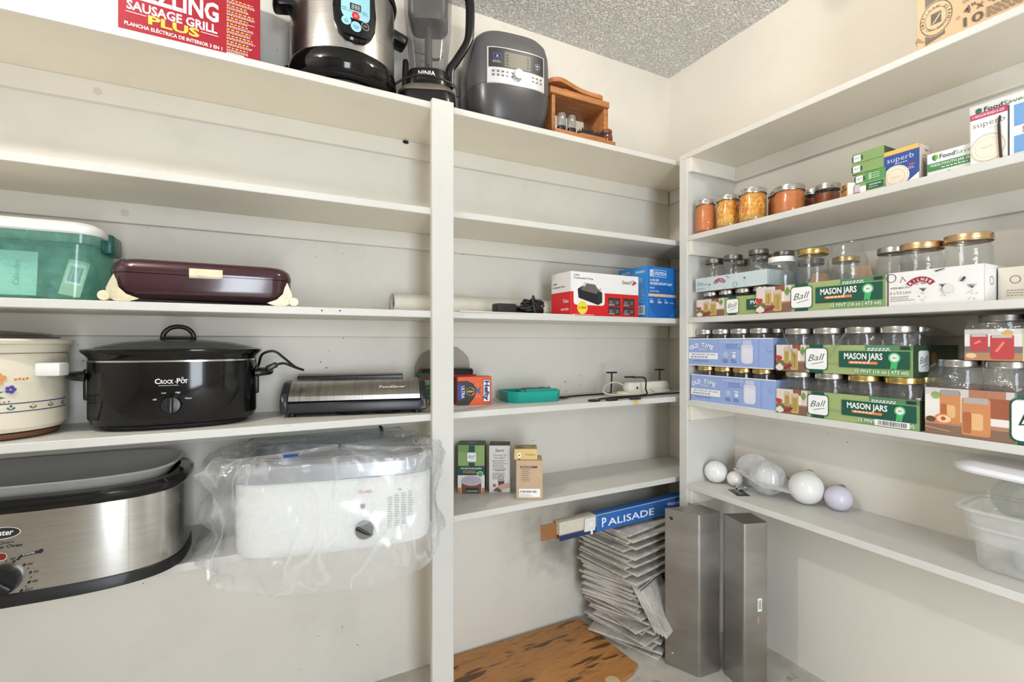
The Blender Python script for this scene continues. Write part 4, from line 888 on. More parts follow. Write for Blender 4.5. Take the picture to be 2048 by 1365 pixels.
p = Print(); p.disc(w / 2, d / 2, .03, (110, 104, 98), .02); p.disc(w / 2, d / 2, .027, (60, 54, 50), .018); topf(p, 'top_print', t, h)
w, d, h = .093, .090, .135
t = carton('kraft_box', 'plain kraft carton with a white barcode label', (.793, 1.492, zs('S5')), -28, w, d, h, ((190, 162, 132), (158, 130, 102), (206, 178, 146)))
p = Print(); p.rect(.014, .110, .074, .117, (78, 62, 48)); p.lines(.018, .112, .068, 1, .003, .003, (200, 176, 150))
for i in range(7): p.disc(.017, .104 - i * .0065, .0008, (90, 74, 60), n=6); p.lines(.021, .103 - i * .0065, .050, 1, .004, .0024, (110, 92, 76), seed=i)
p.rect(.010, .009, .084, .038, (240, 240, 238)); p.bars(.013, .024, .072, .032, (50, 48, 46), 22); p.lines(.013, .017, .06, 2, .005, .002, (130, 128, 126)); front(p, 'front_print', t)
p = Print(); p.poly([(.005, .02), (.025, .005), (.035, .03), (.02, .07), (.005, .06)], (120, 92, 70)); p.disc(.02, .10, .008, (70, 56, 44)); side_l(p, 'side_print', t, d)
w2, d2, h2 = .082, .075, .038
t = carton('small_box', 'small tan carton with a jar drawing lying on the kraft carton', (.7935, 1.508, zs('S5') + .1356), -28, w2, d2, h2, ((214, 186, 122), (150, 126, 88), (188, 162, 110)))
p = Print(); p.disc(.018, .016, .007, (236, 234, 226), .009); p.disc(.018, .016, .003, (90, 76, 50)); p.text('SOFT BRIE PLUS LID', .058, .016, .004, (90, 74, 48), al='c', w=.034); p.disc(.018, .002, .0025, (60, 50, 36)); front(p, 'front_print', t)
p = Print(); p.disc(.048, .035, .022, (150, 130, 96), .018); p.disc(.048, .035, .016, (206, 200, 186), .012); p.poly([(.01, .01), (.03, .014), (.02, .05), (.008, .05)], (120, 100, 70)); topf(p, 'top_print', t, h2)
# ================================================================ things on the right wall's shelves
# local frame of every carton and tray here: x runs along the shelf to the viewer's right (world -y), y into the shelf (world +x)
GLASS = clear('jar_glass', (247, 249, 248), .08, .75, .03, bump=.25, bscale=70)
GLASSD = clear('dusty_jar_glass', (244, 245, 244), .10, .75, .06, haze=.06, hazecol=(226, 226, 224), bump=.3, bscale=60)
SILV = brushed('tin_lid', (206, 204, 198), .26, (1, 1, 8), var=.15); GOLD = brushed('gold_lid', (214, 184, 116), .26, (1, 1, 8), var=.15)
COPR = brushed('copper_lid', (216, 184, 142), .28, (1, 1, 8), var=.12); DLID = brushed('dull_lid', (132, 128, 122), .35, (1, 1, 8), var=.2); WLID = mat('white_lid', (238, 238, 236), .35, var=.02)
_J = {}
def jar(label, loc, r=.041, h=.125, lid=None, glass=None, group=None, neck=None, fill=None, fillh=.72, rz=0, shoulder=.80, name='jar', square=0, lidh=.018):
    """canning jar: glass, screw band, lid disc and what is in it"""
    glass = glass or GLASS; nk = neck or r * .80; key = (r, h, lid, glass, nk, fill, fillh, shoulder, square, lidh)
    t = thing(name, label, 'jar', loc, rz, group)
    if key not in _J:
        sh = h * shoulder
        pr = [(r * .80, .0), (r * .93, .002), (r * .985, .008), (r, .016), (r, sh * .86), (r * .985, sh * .94), (nk + (r - nk) * .55, sh + h * .035), (nk + .002, sh + h * .075), (nk, sh + h * .10), (nk, h - .002)]
        a = G().lathe(pr, 24, cap1=False).build('glass', glass, t); parts = [a]
        if fill:
            fr_ = r - .0028; top = h * fillh
            c = G().lathe([(fr_ * .8, .003), (fr_, .012), (fr_, min(top, sh * .86))] + ([(min(fr_, nk - .001), top)] if top > sh else []) + [(0, top + .0005)], 24).build('contents', fill, t); parts.append(c)
        if lid:
            b_ = nk + .0032
            parts.append(G().lathe([(b_, h - lidh), (b_ + .0008, h - lidh + .002), (b_ - .0002, h - lidh + .005), (b_ + .0008, h - lidh + .008), (b_ - .0002, h - lidh + .011), (b_ + .0006, h - .003), (b_ - .0005, h), (b_ - .003, h + .0006)], 28, cap0=False, cap1=False).build('screw_band', lid, t))
            parts.append(G().lathe([(b_ - .003, h - .0002), (b_ - .006, h + .0002), (b_ - .008, h - .0004), (0, h - .0004)], 28, cap0=False).build('lid', lid, t))
        _J[key] = parts
    else:
        for q in _J[key]:
            c = q.copy(); COL.objects.link(c); c.parent = t
    return t
def food(name, c1, c2, scale=60, rough=.35):
    if name in MATS: return MATS[name]
    m, nt, b = _nodes(name); v = coords(nt)
    nz = N(nt, 'ShaderNodeTexVoronoi', Scale=scale); nt.links.new(v, nz.inputs['Vector'])
    nt.links.new(ramp(nt, nz.outputs['Distance'], [(.1, rgb(c1)), (.65, rgb(c2))]), b.inputs['Base Color']); b.inputs['Roughness'].default_value = rough
    MATS[name] = m; return m
AMB = mat('apple_butter', (208, 120, 66), .4, var=.12, scale=50); AMBD = mat('dark_preserve', (150, 80, 46), .4, var=.15, scale=50)
PEP = food('pickled_peppers', (246, 192, 84), (222, 136, 52), 70); SEED = mat('pepper_seeds', (206, 160, 84), .5, var=.4, scale=200)
z2 = zs('R2')
jar('jar of smooth orange preserve at the shelf end', (1.535, 1.318, z2), .040, .128, CHROME, fill=AMB, fillh=.86, neck=.033)
j2 = jar('jar of pickled pepper rings beside the preserve jar at the shelf end', (1.552, 1.230, z2), .042, .124, CHROME, fill=PEP, fillh=.85, neck=.037)
j3 = jar('larger jar of yellow pickled pepper rings', (1.552, 1.128, z2), .046, .120, CHROME, fill=PEP, fillh=.86, neck=.042)
jar('small jar of orange preserve between the yellow pepper jar and a wide jar', (1.640, 1.090, z2), .036, .116, CHROME, fill=AMB, fillh=.84, neck=.031)
jar('wide jar of reddish brown preserve with tin lid', (1.568, 1.005, z2), .047, .098, SILV, fill=AMB, fillh=.82, neck=.043)
jar('half-hidden jar of dark preserve behind the brown jars', (1.672, .985, z2), .034, .096, SILV, fill=AMBD, fillh=.76, neck=.031)
jar('rightmost jar of dark brown preserve', (1.640, .922, z2), .036, .092, SILV, fill=AMBD, fillh=.78, neck=.033)
rnd = random.Random(21)
PR = mat('pepper_flesh', (248, 198, 92), .3, var=.15, scale=60); PRR = mat('pepper_flesh_red', (206, 80, 48), .3, var=.15, scale=60)
for j, rj, hj in ((j2, .042, .124), (j3, .046, .120)):
    for k in range(15):
        az = rnd.uniform(140, 290); zz = rnd.uniform(.028, hj * .74); rr_ = rnd.uniform(.006, .010)
        g = G(); g.tube([(rr_ * math.cos(a * PI / 4), 0, rr_ * 1.15 * math.sin(a * PI / 4)) for a in range(8)], .0018, 6, closed=True, sub=2)
        g.build('pepper_ring', PRR if k % 6 == 5 else PR, j, loc=((rj - .0045) * math.cos(R(az)), (rj - .0045) * math.sin(R(az)), zz), rot=(0, rnd.uniform(-.8, .8), R(az + 90)))
    G().lathe([(rj - .0027, .010), (rj - .0024, .014), (rj - .0026, .026)], 24, cap0=False, cap1=False).build('seeds', SEED, j)

# ---- small cartons on the same shelf
def rc(name, label, x, y, z, w, d, h, cols, rz=0, group=None): return carton(name, label, (x, y, z), rz - 90, w, d, h, cols, group=group)
t = rc('spice_box', 'tiny tan spice carton with black lettering beside the green lid boxes', 1.520, .818, z2, .040, .022, .040, ((206, 160, 112), (232, 226, 218), (214, 180, 136)), rz=-38)
p = Print(); p.text('GOV', .004, .018, .009, (30, 26, 24), w=.032, bold=.04); p.rect(.004, .002, .034, .014, (190, 110, 60)); p.rect(.012, .030, .026, .037, (110, 66, 36)); front(p, 'front_print', t)
GR = (132, 162, 100)
for k in range(4):
    t = rc('lid_box', ['bottom green lid carton of the stack of four, with a dark green band', 'second green lid carton from the bottom of the stack', 'third green lid carton from the bottom of the stack', 'topmost green lid carton of the stack of four'][k], 1.506 + [0, .006, .003, .004][k], [.772, .776, .782, .781][k], z2 + k * .0302, .074 + .006 * (k > 1), .085, .030, (GR, (52, 82, 44), (104, 150, 76)), rz=[0, -2, 1, 0][k], group='stack of green lid cartons')
    p = Print()
    if k == 0:
        p.rect(.0, .0, .014, .028, (206, 190, 210)); p.rect(.0, .0, .03, .008, (180, 110, 60)); p.rrect(.014, .004, .029, .022, .003, (240, 240, 238)); p.rect(.030, .008, .072, .026, (20, 92, 60)); p.text('WIDE MOUTH', .051, .018, .004, (240, 244, 240), al='c', w=.03, bold=.02); p.lines(.036, .012, .066, 1, .003, .002, (230, 230, 230))
    else:
        p.rect(.0, .006, .003, .022, (26, 84, 60)); p.rect(.022, .008, .028, .02, (26, 84, 60)); ball_logo(p, .0135, .0145, .020)
        if k == 1: p.rect(.028, .0, .08, .029, (86, 148, 86)); p.text('KERR', .038, .024, .007, (236, 240, 230), rot=-90, w=.018); p.lines(.048, .02, .07, 3, .006, .002, (220, 230, 210))
    front(p, 'front_print', t)
t = rc('lid_box', 'small pale green carton half-hidden behind the stack of lid cartons', 1.600, .846, z2, .05, .05, .036, ((206, 222, 196), (140, 170, 120), (150, 180, 130)))
p = Print(); p.rect(.02, .004, .04, .02, (90, 140, 90)); front(p, 'front_print', t)
w, d, h = .082, .070, .098
t = rc('lid_box', 'blue canning-lid carton with a gold top strip and a lid picture', 1.512, .704, z2, w, d, h, ((34, 74, 146), (222, 208, 190), (214, 200, 182)))
def superb(p, x, y, hh, ww, c): p.text('superb', x, y, hh, c, w=ww, bold=-.012); p.poly([(x + ww * .235, y + hh * 1.02), (x + ww * .32, y + hh * 1.35), (x + ww * .26, y + hh * 1.12)], (120, 180, 70))
p = Print(); p.rect(0, .086, w, h, (226, 184, 96)); p.poly([(.05, 0), (w, 0), (w, .024)], (240, 240, 240)); superb(p, .010, .066, .0135, .060, (240, 242, 246)); p.lines(.028, .0585, .066, 1, .002, .0022, (220, 226, 236)); p.rect(.060, .046, .072, .050, (206, 70, 84)); p.lines(.058, .041, .074, 2, .004, .0018, (230, 210, 220))
for r_, c_ in ((.031, (246, 240, 228)), (.029, (206, 190, 166)), (.0275, (236, 224, 204)), (.0215, (190, 172, 146)), (.0205, (232, 220, 200))): p.poly([(x, y) for x, y in sup(r_, r_, 2, 26, .030, .024) if True and y > 0.0005 and x > .0005] , c_)
p.text('superb', .030, .022, .006, (206, 190, 164), al='c', w=.022); front(p, 'front_print', t)
p = Print(); p.text('Sure', .03, .082, .007, (130, 116, 98)); p.lines(.02, .068, .055, 3, .008, .003, (150, 136, 118)); p.lines(.022, .046, .050, 8, .005, .003, (80, 70, 60), seed=8); side_r(p, 'side_print', t, w)
w, d, h = .108, .075, .060
t = rc('jar_sealer_box', 'low white and green jar-sealer carton', 1.512, .606, z2, w, d, h, ((236, 238, 238), (226, 228, 228), (206, 206, 202)))
p = Print(); p.rect(0, .014, w, .034, (66, 132, 78)); p.poly([(.011, .044), (.011, .052), (.017, .055), (.023, .052), (.023, .044), (.017, .038)], (40, 120, 70)); p.poly([(.017, .038), (.017, .055), (.023, .052), (.023, .044)], (120, 180, 70))
p.text('Food', .026, .042, .0105, (70, 74, 72), w=.030, bold=.02); p.text('Saver', .057, .042, .0105, (88, 150, 96), w=.038, bold=-.01); p.text('WIDE-MOUTH JAR SEALER', .007, .025, .006, (240, 244, 240), w=.096, bold=.01); p.lines(.03, .018, .098, 1, .002, .0025, (220, 236, 220)); p.disc(.045, .006, .003, (170, 172, 180)); front(p, 'front_print', t)
w, d, h = .066, .060, .120
t = rc('lid_box', 'tall white canning-lid carton with a pink top strip', 1.500, .517, z2, w, d, h, ((242, 240, 236), (100, 146, 196), (206, 198, 186)))
p = Print(); p.rect(0, .106, w, .1195, (176, 44, 86)); p.text('12 REGULAR BANDS & LIDS', .004, .110, .006, (240, 220, 228), w=.056, bold=.015); superb(p, .005, .086, .013, .056, (104, 84, 98)); p.lines(.032, .078, .054, 1, .002, .0018, (190, 186, 186))
for r_, c_ in ((.0315, (226, 216, 200)), (.0300, (196, 180, 156)), (.0285, (240, 232, 218)), (.023, (206, 192, 170)), (.0222, (236, 226, 210))): p.poly([(max(.0005, x), max(.0005, y)) for x, y in sup(r_, r_ * 1.05, 2, 26, .0315, .034)], c_)
p.text('superb', .030, .034, .006, (206, 190, 164), al='c', w=.022); front(p, 'front_print', t)
t = thing('twig', 'thin dark twig leaning on the pink-topped carton', 'twig', (1.497, .462, z2 + .002), 0)
G().tube([(0, 0, 0), (-.0005, .002, .04), (.0, .0035, .08), (.001, .002, .098)], [.0026, .0026, .0022, .001], 7).build('stick', mat('twig_bark', (62, 46, 36), .8, var=.4, scale=90), t)
w, d, h = .080, .060, .120
t = rc('lid_box', 'blue and white carton at the right edge of the upper shelf', 1.496, .448, z2, w, d, h, ((236, 238, 242), (110, 156, 206), (214, 216, 220)))
BL = (104, 156, 208); p = Print(); p.rect(.008, .064, w, .112, BL); p.rect(.008, .004, w, .042, BL); p.ring(.034, .092, .007, .009, (240, 244, 248), 180, 360); p.rect(.033, .080, .035, .104, (240, 244, 248)); p.ring(.034, .106, .002, .0035, (240, 244, 248))
p.text('12', .022, .052, .008, (206, 50, 70), bold=.02); p.text('FOR', .022, .0445, .006, (120, 122, 128)); p.lines(.024, .032, .07, 3, .01, .004, (40, 70, 130)); front(p, 'front_print', t)
w, d, h = .150, .045, .172
t = rc('bag_box', 'tall white vacuum-bag carton standing behind the pink-topped carton', 1.585, .548, z2, w, d, h, ((232, 233, 236), (222, 222, 224), (226, 226, 228)))
p = Print(); p.poly([(.012, .152), (.012, .160), (.018, .163), (.024, .160), (.024, .152), (.018, .146)], (30, 100, 70)); p.text('Food', .028, .150, .011, (34, 44, 44), w=.034, bold=.03); p.text('Saver', .063, .150, .011, (60, 130, 84), w=.042, bold=.01); p.lines(.016, .137, .12, 1, .003, .0035, (80, 82, 96)); p.lines(.026, .129, .11, 1, .003, .0035, (80, 82, 96), seed=4); front(p, 'front_print', t)

# ---- big kraft carton on the very top
w, d, h = .38, .22, .26
t = rc('tile_carton', 'large kraft carton with a round black logo on the top right shelf', 1.493, .620, zs('R1'), w, d, h, ((216, 182, 140), (196, 160, 118), (206, 172, 130)))
p = Print(); BK = (74, 62, 54)
p.poly([(.018, .004), (.058, .014), (.058, .252), (.018, .252)], (96, 84, 76)); p.disc(.040, .062, .0345, (216, 182, 140), .044); p.ring(.0, 0, .0, .0001, BK)
for r0, r1 in ((.031, .033), (.021, .022)): p._add([((.040 + rr_ * math.cos(R(a))), (.062 + rr_ * 1.28 * math.sin(R(a)))) for a in range(0, 361, 15) for rr_ in (r0, r1)], [(2 * k, 2 * k + 1, 2 * k + 3, 2 * k + 2) for k in range(24)], BK)
p.rect(.030, .048, .051, .076, BK); p.poly([(.032, .050), (.040, .060), (.049, .073), (.049, .068), (.041, .056), (.035, .050)], (216, 182, 140))
p.arc('AMERICAN OLEAN', .040, .062, .0245, .0062, BK, 205, -25); p.arc('SINCE 1923', .040, .062, .0245, .005, BK, 320, 230)
p.ring(.084, .036, .0028, .0036, BK, n=12)
p.text('System', .092, .066, .007, (140, 120, 98)); p.text('4"x 4"', .094, .037, .018, BK, w=.066, bold=.005); p.text('10', .094, .008, .021, BK, w=.036); p.lines(.135, .026, .22, 4, .0062, .004, (130, 110, 88))
p.text('CERAMIC TILE', .17, .07, .016, BK, w=.16); front(p, 'front_print', t)
g = G(); g.add([(-.003, -.001, .024), (.018, -.001, .014), (.004, -.004, .032), (-.001, .004, .012)], [(0, 1, 2), (0, 3, 1)]); g.build('torn_corner', KRAFT, t, smooth=0)

# ================================================================ jar trays
TR = 0
def tray(name, label, x, y, z, w, d, h, col, inner=(176, 140, 104), rz=0, backh=None):
    t = thing(name, label, 'jar tray', (x, y, z), rz - 90)
    th = .0022; m = mat('card_%02x%02x%02x' % tuple(col), col, .5, var=.04, scale=8); k = mat('card_inner_%02x%02x%02x' % tuple(inner), inner, .7)
    g = G(); g.box(0, w, 0, th, 0, h, [1, 1, 0, 1, 1, 1]); g.box(0, w, d - th, d, 0, h, [1, 1, 1, 1, 0, 1]); g.box(0, th, th, d - th, 0, h, [1, 1, 1, 1, 1, 0]); g.box(w - th, w, th, d - th, 0, h, [1, 1, 1, 0, 1, 1]); g.box(th, w - th, th, d - th, 0, th, 1)
    g.build('tray_body', [m, k], t, smooth=0); return t
def fill_tray(label, group, x, y, z, w, d, nx, ny, r, h, lid, rows=2, skip=(), **kw):
    """jars standing in a tray: the rows that show"""
    for j in range(min(ny, rows)):
        for i in range(nx):
            if (i, j) in skip: continue
            px = .004 + (w - .008) * (i + .5) / nx; py = .004 + (d - .008) * (j + .5) / ny
            l = lid[(i + j * nx) % len(lid)] if isinstance(lid, (list, tuple)) else lid
            jar(label.replace('jar', ['front-row', 'back-row'][j] + ' jar', 1) + ', ' + ['leftmost', 'second from left', 'third from left', 'rightmost'][i if nx == 4 else i], (x + py, y - px, z + .0026), r, h, l, group=group, rz=(i * 50 + j * 20) % 360, **kw)
def picture_pickles(p, w, h, x0=0, warm=0, red=0):
    """still life on the left third of the tray: two jars of beans on a table"""
    p.rect(x0, 0, x0 + w, h, (222, 212, 206)); p.rect(x0, 0, x0 + w, h * .34, (132, 98, 82)); p.rect(x0, h * .34, x0 + w, h * .40, (176, 124, 90)); p.rect(x0 + w * .52, h * .40, x0 + w * .8, h, (238, 234, 228)); p.rect(x0 + w * .55, h * .78, x0 + w * .82, h, (150, 88, 62))
    for (cx, cw, y0, y1) in ((.36, .19, .30, .92), (.62, .24, .06, .86)):
        X = x0 + w * cx; W2 = w * cw
        p.rrect(X - W2 / 2, h * y0, X + W2 / 2, h * y1, W2 * .16, (206, 176, 110) if not red else (196, 84, 66)); p.rect(X - W2 * .42, h * (y1 - .13), X + W2 * .42, h * y1, (196, 190, 186))
        for k in range(5): p.poly([(X - W2 * .38 + W2 * .16 * k, h * (y0 + .06)), (X - W2 * .30 + W2 * .16 * k, h * (y0 + .05)), (X - W2 * .26 + W2 * .15 * k, h * (y1 - .2)), (X - W2 * .34 + W2 * .15 * k, h * (y1 - .18))], [(150, 140, 70), (186, 150, 84), (120, 112, 60)][k % 3] if not red else [(170, 60, 50), (226, 160, 110), (206, 100, 80)][k % 3])
    for k, (a_, b_) in enumerate(((.05, .52), (.14, .50), (.10, .44))): p.disc(x0 + w * a_, h * b_, h * .085, (196, 60, 48), n=10)
    p.poly([(x0, h * .30), (x0 + w * .16, h * .44), (x0 + w * .26, h * .34), (x0 + w * .14, h * .26)], (96, 128, 66))
    for a_, b_ in ((.06, .14), (.13, .20), (.19, .13), (.12, .10)): p.disc(x0 + w * a_, h * b_, h * .09, (232, 224, 212), n=10)
    p.poly([(x0 + w * .25, h * .14), (x0 + w * .55, h * .28), (x0 + w * .55, h * .20), (x0 + w * .27, h * .06)], (150, 44, 42)); p.poly([(x0 + w * .82, h * .74), (x0 + w * .90, h * .95), (x0 + w * .97, h * .78), (x0 + w * .90, h * .60)], (110, 150, 66))
def mason_front(p, w, h, pic=.32, text2='12 PINT (16 oz | 473 ml)', red=0, barcode=False):
    p.rect(w * pic, 0, w, h, (158, 176, 116)); p.poly([(w * .62, 0), (w, 0), (w, h), (w * .82, h)], (124, 160, 102)); p.rect(w * .70, h * .84, w, h, (84, 134, 98)); picture_pickles(p, w * pic, h, red=red)
    lx = w * (pic + .085); D_ = (24, 82, 66)
    p.rect(lx - h * .24, 0, lx + h * .24, h, D_); ball_logo(p, lx, h * .50, h * .80, D_)
    bx0, bx1 = w * .52, w * .985
    p.rect(bx0, h * .24, bx1, h * .80, D_); p.text('MASON JARS', bx0 + (bx1 - bx0) * .36, h * .53, h * .20, (244, 246, 244), al='c', w=(bx1 - bx0) * .56, bold=.025); p.rect(bx0 + (bx1 - bx0) * .15, h * .37, bx0 + (bx1 - bx0) * .57, h * .46, (226, 130, 76)); p.lines(bx0 + (bx1 - bx0) * .18, h * .395, bx0 + (bx1 - bx0) * .56, 1, .003, h * .045, (248, 226, 206))
    rx = bx0 + (bx1 - bx0) * .80; p.poly([(rx - h * .12, h * .22), (rx - h * .03, h * .27), (rx + h * .05, h * .2), (rx + h * .1, h * .48), (rx - h * .09, h * .48)], (70, 176, 108)); p.disc(rx, h * .60, h * .165, (90, 190, 124)); p.disc(rx, h * .60, h * .12, (230, 236, 228)); p.text('Ball', rx, h * .575, h * .06, (60, 90, 80), al='c', shear=.3)
    p.text(text2, w * .975, h * .085, h * .11, (244, 246, 240), al='r', w=w * .34, bold=.005); p.lines(w * .72, h * .87, w * .92, 2, h * .055, h * .035, (236, 240, 236)); p.rect(w * .93, h * .86, w * .985, h * .96, (36, 44, 40))
    if barcode: p.rect(w * .74, h * .02, w * .95, h * .23, (240, 240, 238)); p.bars(w * .76, h * .05, w * .935, h * .20, (44, 44, 46), 22)
z3 = zs('R3')
# tray A: short green tray at the shelf end, the pale blue tray stacked on its jars
w, d, h = .290, .215, .066
t = tray('jar_tray', 'short green and photo tray of small jars below the pale blue tray', 1.505, 1.335, z3, w, d, h, (232, 226, 218))
p = Print(); mason_front(p, .42, h, pic=.30); p.g.v = [(min(x, w), y, l) for x, y, l in p.g.v]; front(p, 'front_print', t)
fill_tray('small clear jar with a silver lid under the pale blue tray', 'jars in the short green tray', 1.505, 1.335, z3, w, d, 4, 3, .0325, .094, SILV, rows=1)
fill_tray('small clear jar with a silver lid under the pale blue tray', 'jars in the short green tray', 1.505, 1.335, z3, w, d, 4, 3, .0325, .094, SILV, rows=1) if False else None
w, d, h = .300, .225, .052
zB = z3 + .0975
t = tray('jar_tray', 'pale blue tray of six clear jars stacked on the small jars', 1.503, 1.338, zB, w, d, h, (196, 212, 216))
def kilner(p, cx, cy, s_, col=(150, 40, 62)):
    p.ring(cx, cy - s_ * 1.0, s_ * .80, s_ * 1.25, col, 146, 34); p.arc('KILNER', cx, cy - s_ * 1.0, s_ * .90, s_ * .24, (244, 238, 236), 133, 47, bold=.02); p.text('EST. 1842', cx, cy - s_ * .42, s_ * .17, (120, 110, 110), al='c', w=s_ * .8)
def berry(p, x, y, s_, c=(46, 46, 48)):
    for a in range(-2, 3): p.poly([(x, y + s_ * .55), (x + a * s_ * .16 - .0006, y + s_ * .9), (x + a * s_ * .16 + .0008, y + s_ * .92), (x + .0012, y + s_ * .55)], c)
    rnd = random.Random(int(x * 9999))
    for k in range(14): xx, yy = rnd.uniform(-.4, .4) * s_, rnd.uniform(-.5, .5) * s_; p.disc(x + xx * (1 - abs(yy) / s_), y + yy, s_ * .035, c, n=6) 
p = Print(); kilner(p, .110, .036, .026); p.text('6 x 0.15 Litre', .008, .022, .0085, (90, 96, 98), w=.048, bold=-.01); p.lines(.008, .034, .044, 2, .005, .002, (130, 138, 140)); p.lines(.008, .012, .05, 2, .005, .0018, (140, 148, 150)); p.poly([(.140, .030), (.1415, .048), (.156, .038), (.1545, .037), (.1425, .045)], (90, 96, 98)); p.ring(.176, .012, .008, .0092, (60, 64, 66)); p.disc(.186, .036, .012, (206, 216, 218)); berry(p, .066, .012, .014); berry(p, .215, .02, .016); front(p, 'front_print', t)
for (px, py, hh) in ((.045, .05, .122), (.122, .06, .126), (.215, .075, .132), (.075, .165, .122), (.165, .165, .126), (.25, .165, .128)):
    jar('rounded clear jar with a grey lid, %s in the pale blue tray' % (['front left', 'front middle', 'front right', 'back left', 'back middle', 'back right'][[.045, .122, .215, .075, .165, .25].index(px)]), (1.503 + py, 1.338 - px, zB + .0026), .040, hh, DLID, glass=GLASSD, group='jars in the pale blue tray', neck=.029, shoulder=.72)
# tray C: green pint tray in the middle with mixed jars
w, d, h = .382, .235, .086
xC, yC = 1.494, 1.072
t = tray('jar_tray', 'open green and photo tray with mixed clear jars on the middle shelf', xC, yC, z3, w, d, h, (232, 226, 218))
p = Print(); mason_front(p, w, h); front(p, 'front_print', t)
CP = (198, 160, 130)
g = G(); g.add([(.150, .03, .06), (.160, .05, .118), (.180, .09, .122), (.200, .10, .06)], [(0, 1, 2, 3)]); g.add([(.27, .03, .06), (.28, .05, .126), (.30, .09, .13), (.31, .10, .06)], [(0, 1, 2, 3)])
dv = g.build('divider', mat('tan_card', CP, .7), t, smooth=0); md = dv.modifiers.new('s', 'SOLIDIFY'); md.thickness = .0016
spec = [(.050, .060, .048, .185, WLID, 'big clear jar with a white lid at the front of the green tray', .037),
        (.145, .075, .046, .196, GOLD, 'clear jar with a shiny gold lid in the green tray', .039),
        (.250, .070, .052, .200, None, 'wide-shouldered clear jar without a lid in the green tray', .041),
        (.085, .165, .044, .180, DLID, 'clear jar with a dull lid behind the white-lidded jar', .036),
        (.195, .165, .042, .172, GOLD, 'clear jar with a gold lid behind the lidless jar', .034),
        (.330, .160, .044, .178, SILV, 'clear jar with a silver lid at the right end of the green tray', .037)]
for (px, py, r_, h_, l_, lab, nk) in spec: jar(lab, (xC + py, yC - px, z3 + .0026), r_, h_, l_, neck=nk, glass=GLASSD, shoulder=.76)
# tray D: white printed tray
w, d, h = .193, .235, .088
xD, yD = 1.498, .684
t = tray('jar_tray', 'white tray with berry drawings and a red arched logo', xD, yD, z3, w, d, h, (234, 232, 230))
p = Print(); kilner(p, .070, .064, .030); p.ring(.006, .074, .010, .0115, (60, 60, 64)); p.poly([(.026, .060), (.031, .076), (.040, .062), (.0385, .0615), (.0312, .0735), (.0272, .0595)], (70, 70, 74)); p.text('WIDE MOUTH', .004, .044, .005, (130, 126, 126)); p.text('6 x 0.5 Litre', .004, .030, .008, (90, 86, 86), w=.046, bold=-.01); p.lines(.004, .022, .06, 3, .005, .0018, (140, 136, 136)); berry(p, .076, .020, .024); berry(p, .116, .028, .022); berry(p, .172, .018, .026); p.disc(.128, .036, .011, (222, 220, 218)); p.poly([(.150, .05), (.158, .062), (.162, .058), (.156, .05)], (60, 60, 60)); p.poly([(.10, .082), (.12, .086), (.122, .0845), (.104, .079)], (60, 60, 60)); front(p, 'front_print', t)
p = Print(); kilner(p, .10, .055, .022, (186, 120, 124)); p.ring(.04, .05, .009, .0105, (120, 112, 104)); side_r(p, 'side_print', t, w)
for (px, py, r_, h_, l_, lab, nk) in ((.048, .060, .046, .162, COPR, 'clear jar with a copper lid at the left of the white tray', .043), (.143, .062, .046, .166, COPR, 'clear jar with a copper lid at the right of the white tray', .043)): jar(lab, (xD + py, yD - px, z3 + .0026), r_, h_, l_, neck=nk, shoulder=.72, glass=GLASSD)
for i, (px, py) in enumerate(((.26, .17), (.33, .16))): jar(['tall clear jar with a copper lid just right of the white tray', 'clear copper-lidded jar at the right edge of the middle shelf'][i], (xD + py, yD - px, z3), .036, .205 - .012 * i, COPR, neck=.029, shoulder=.80, glass=GLASSD)
w2_ = .13; t = tray('jar_tray', 'second white tray with an arched logo, receding past the first', 1.562, .487, z3, w2_, .16, .080, (214, 206, 192))
p = Print(); kilner(p, .075, .062, .020, (190, 130, 130)); p.ring(.03, .05, .008, .0095, (120, 112, 104)); p.lines(.015, .024, .06, 3, .006, .002, (150, 142, 134)); front(p, 'front_print', t)

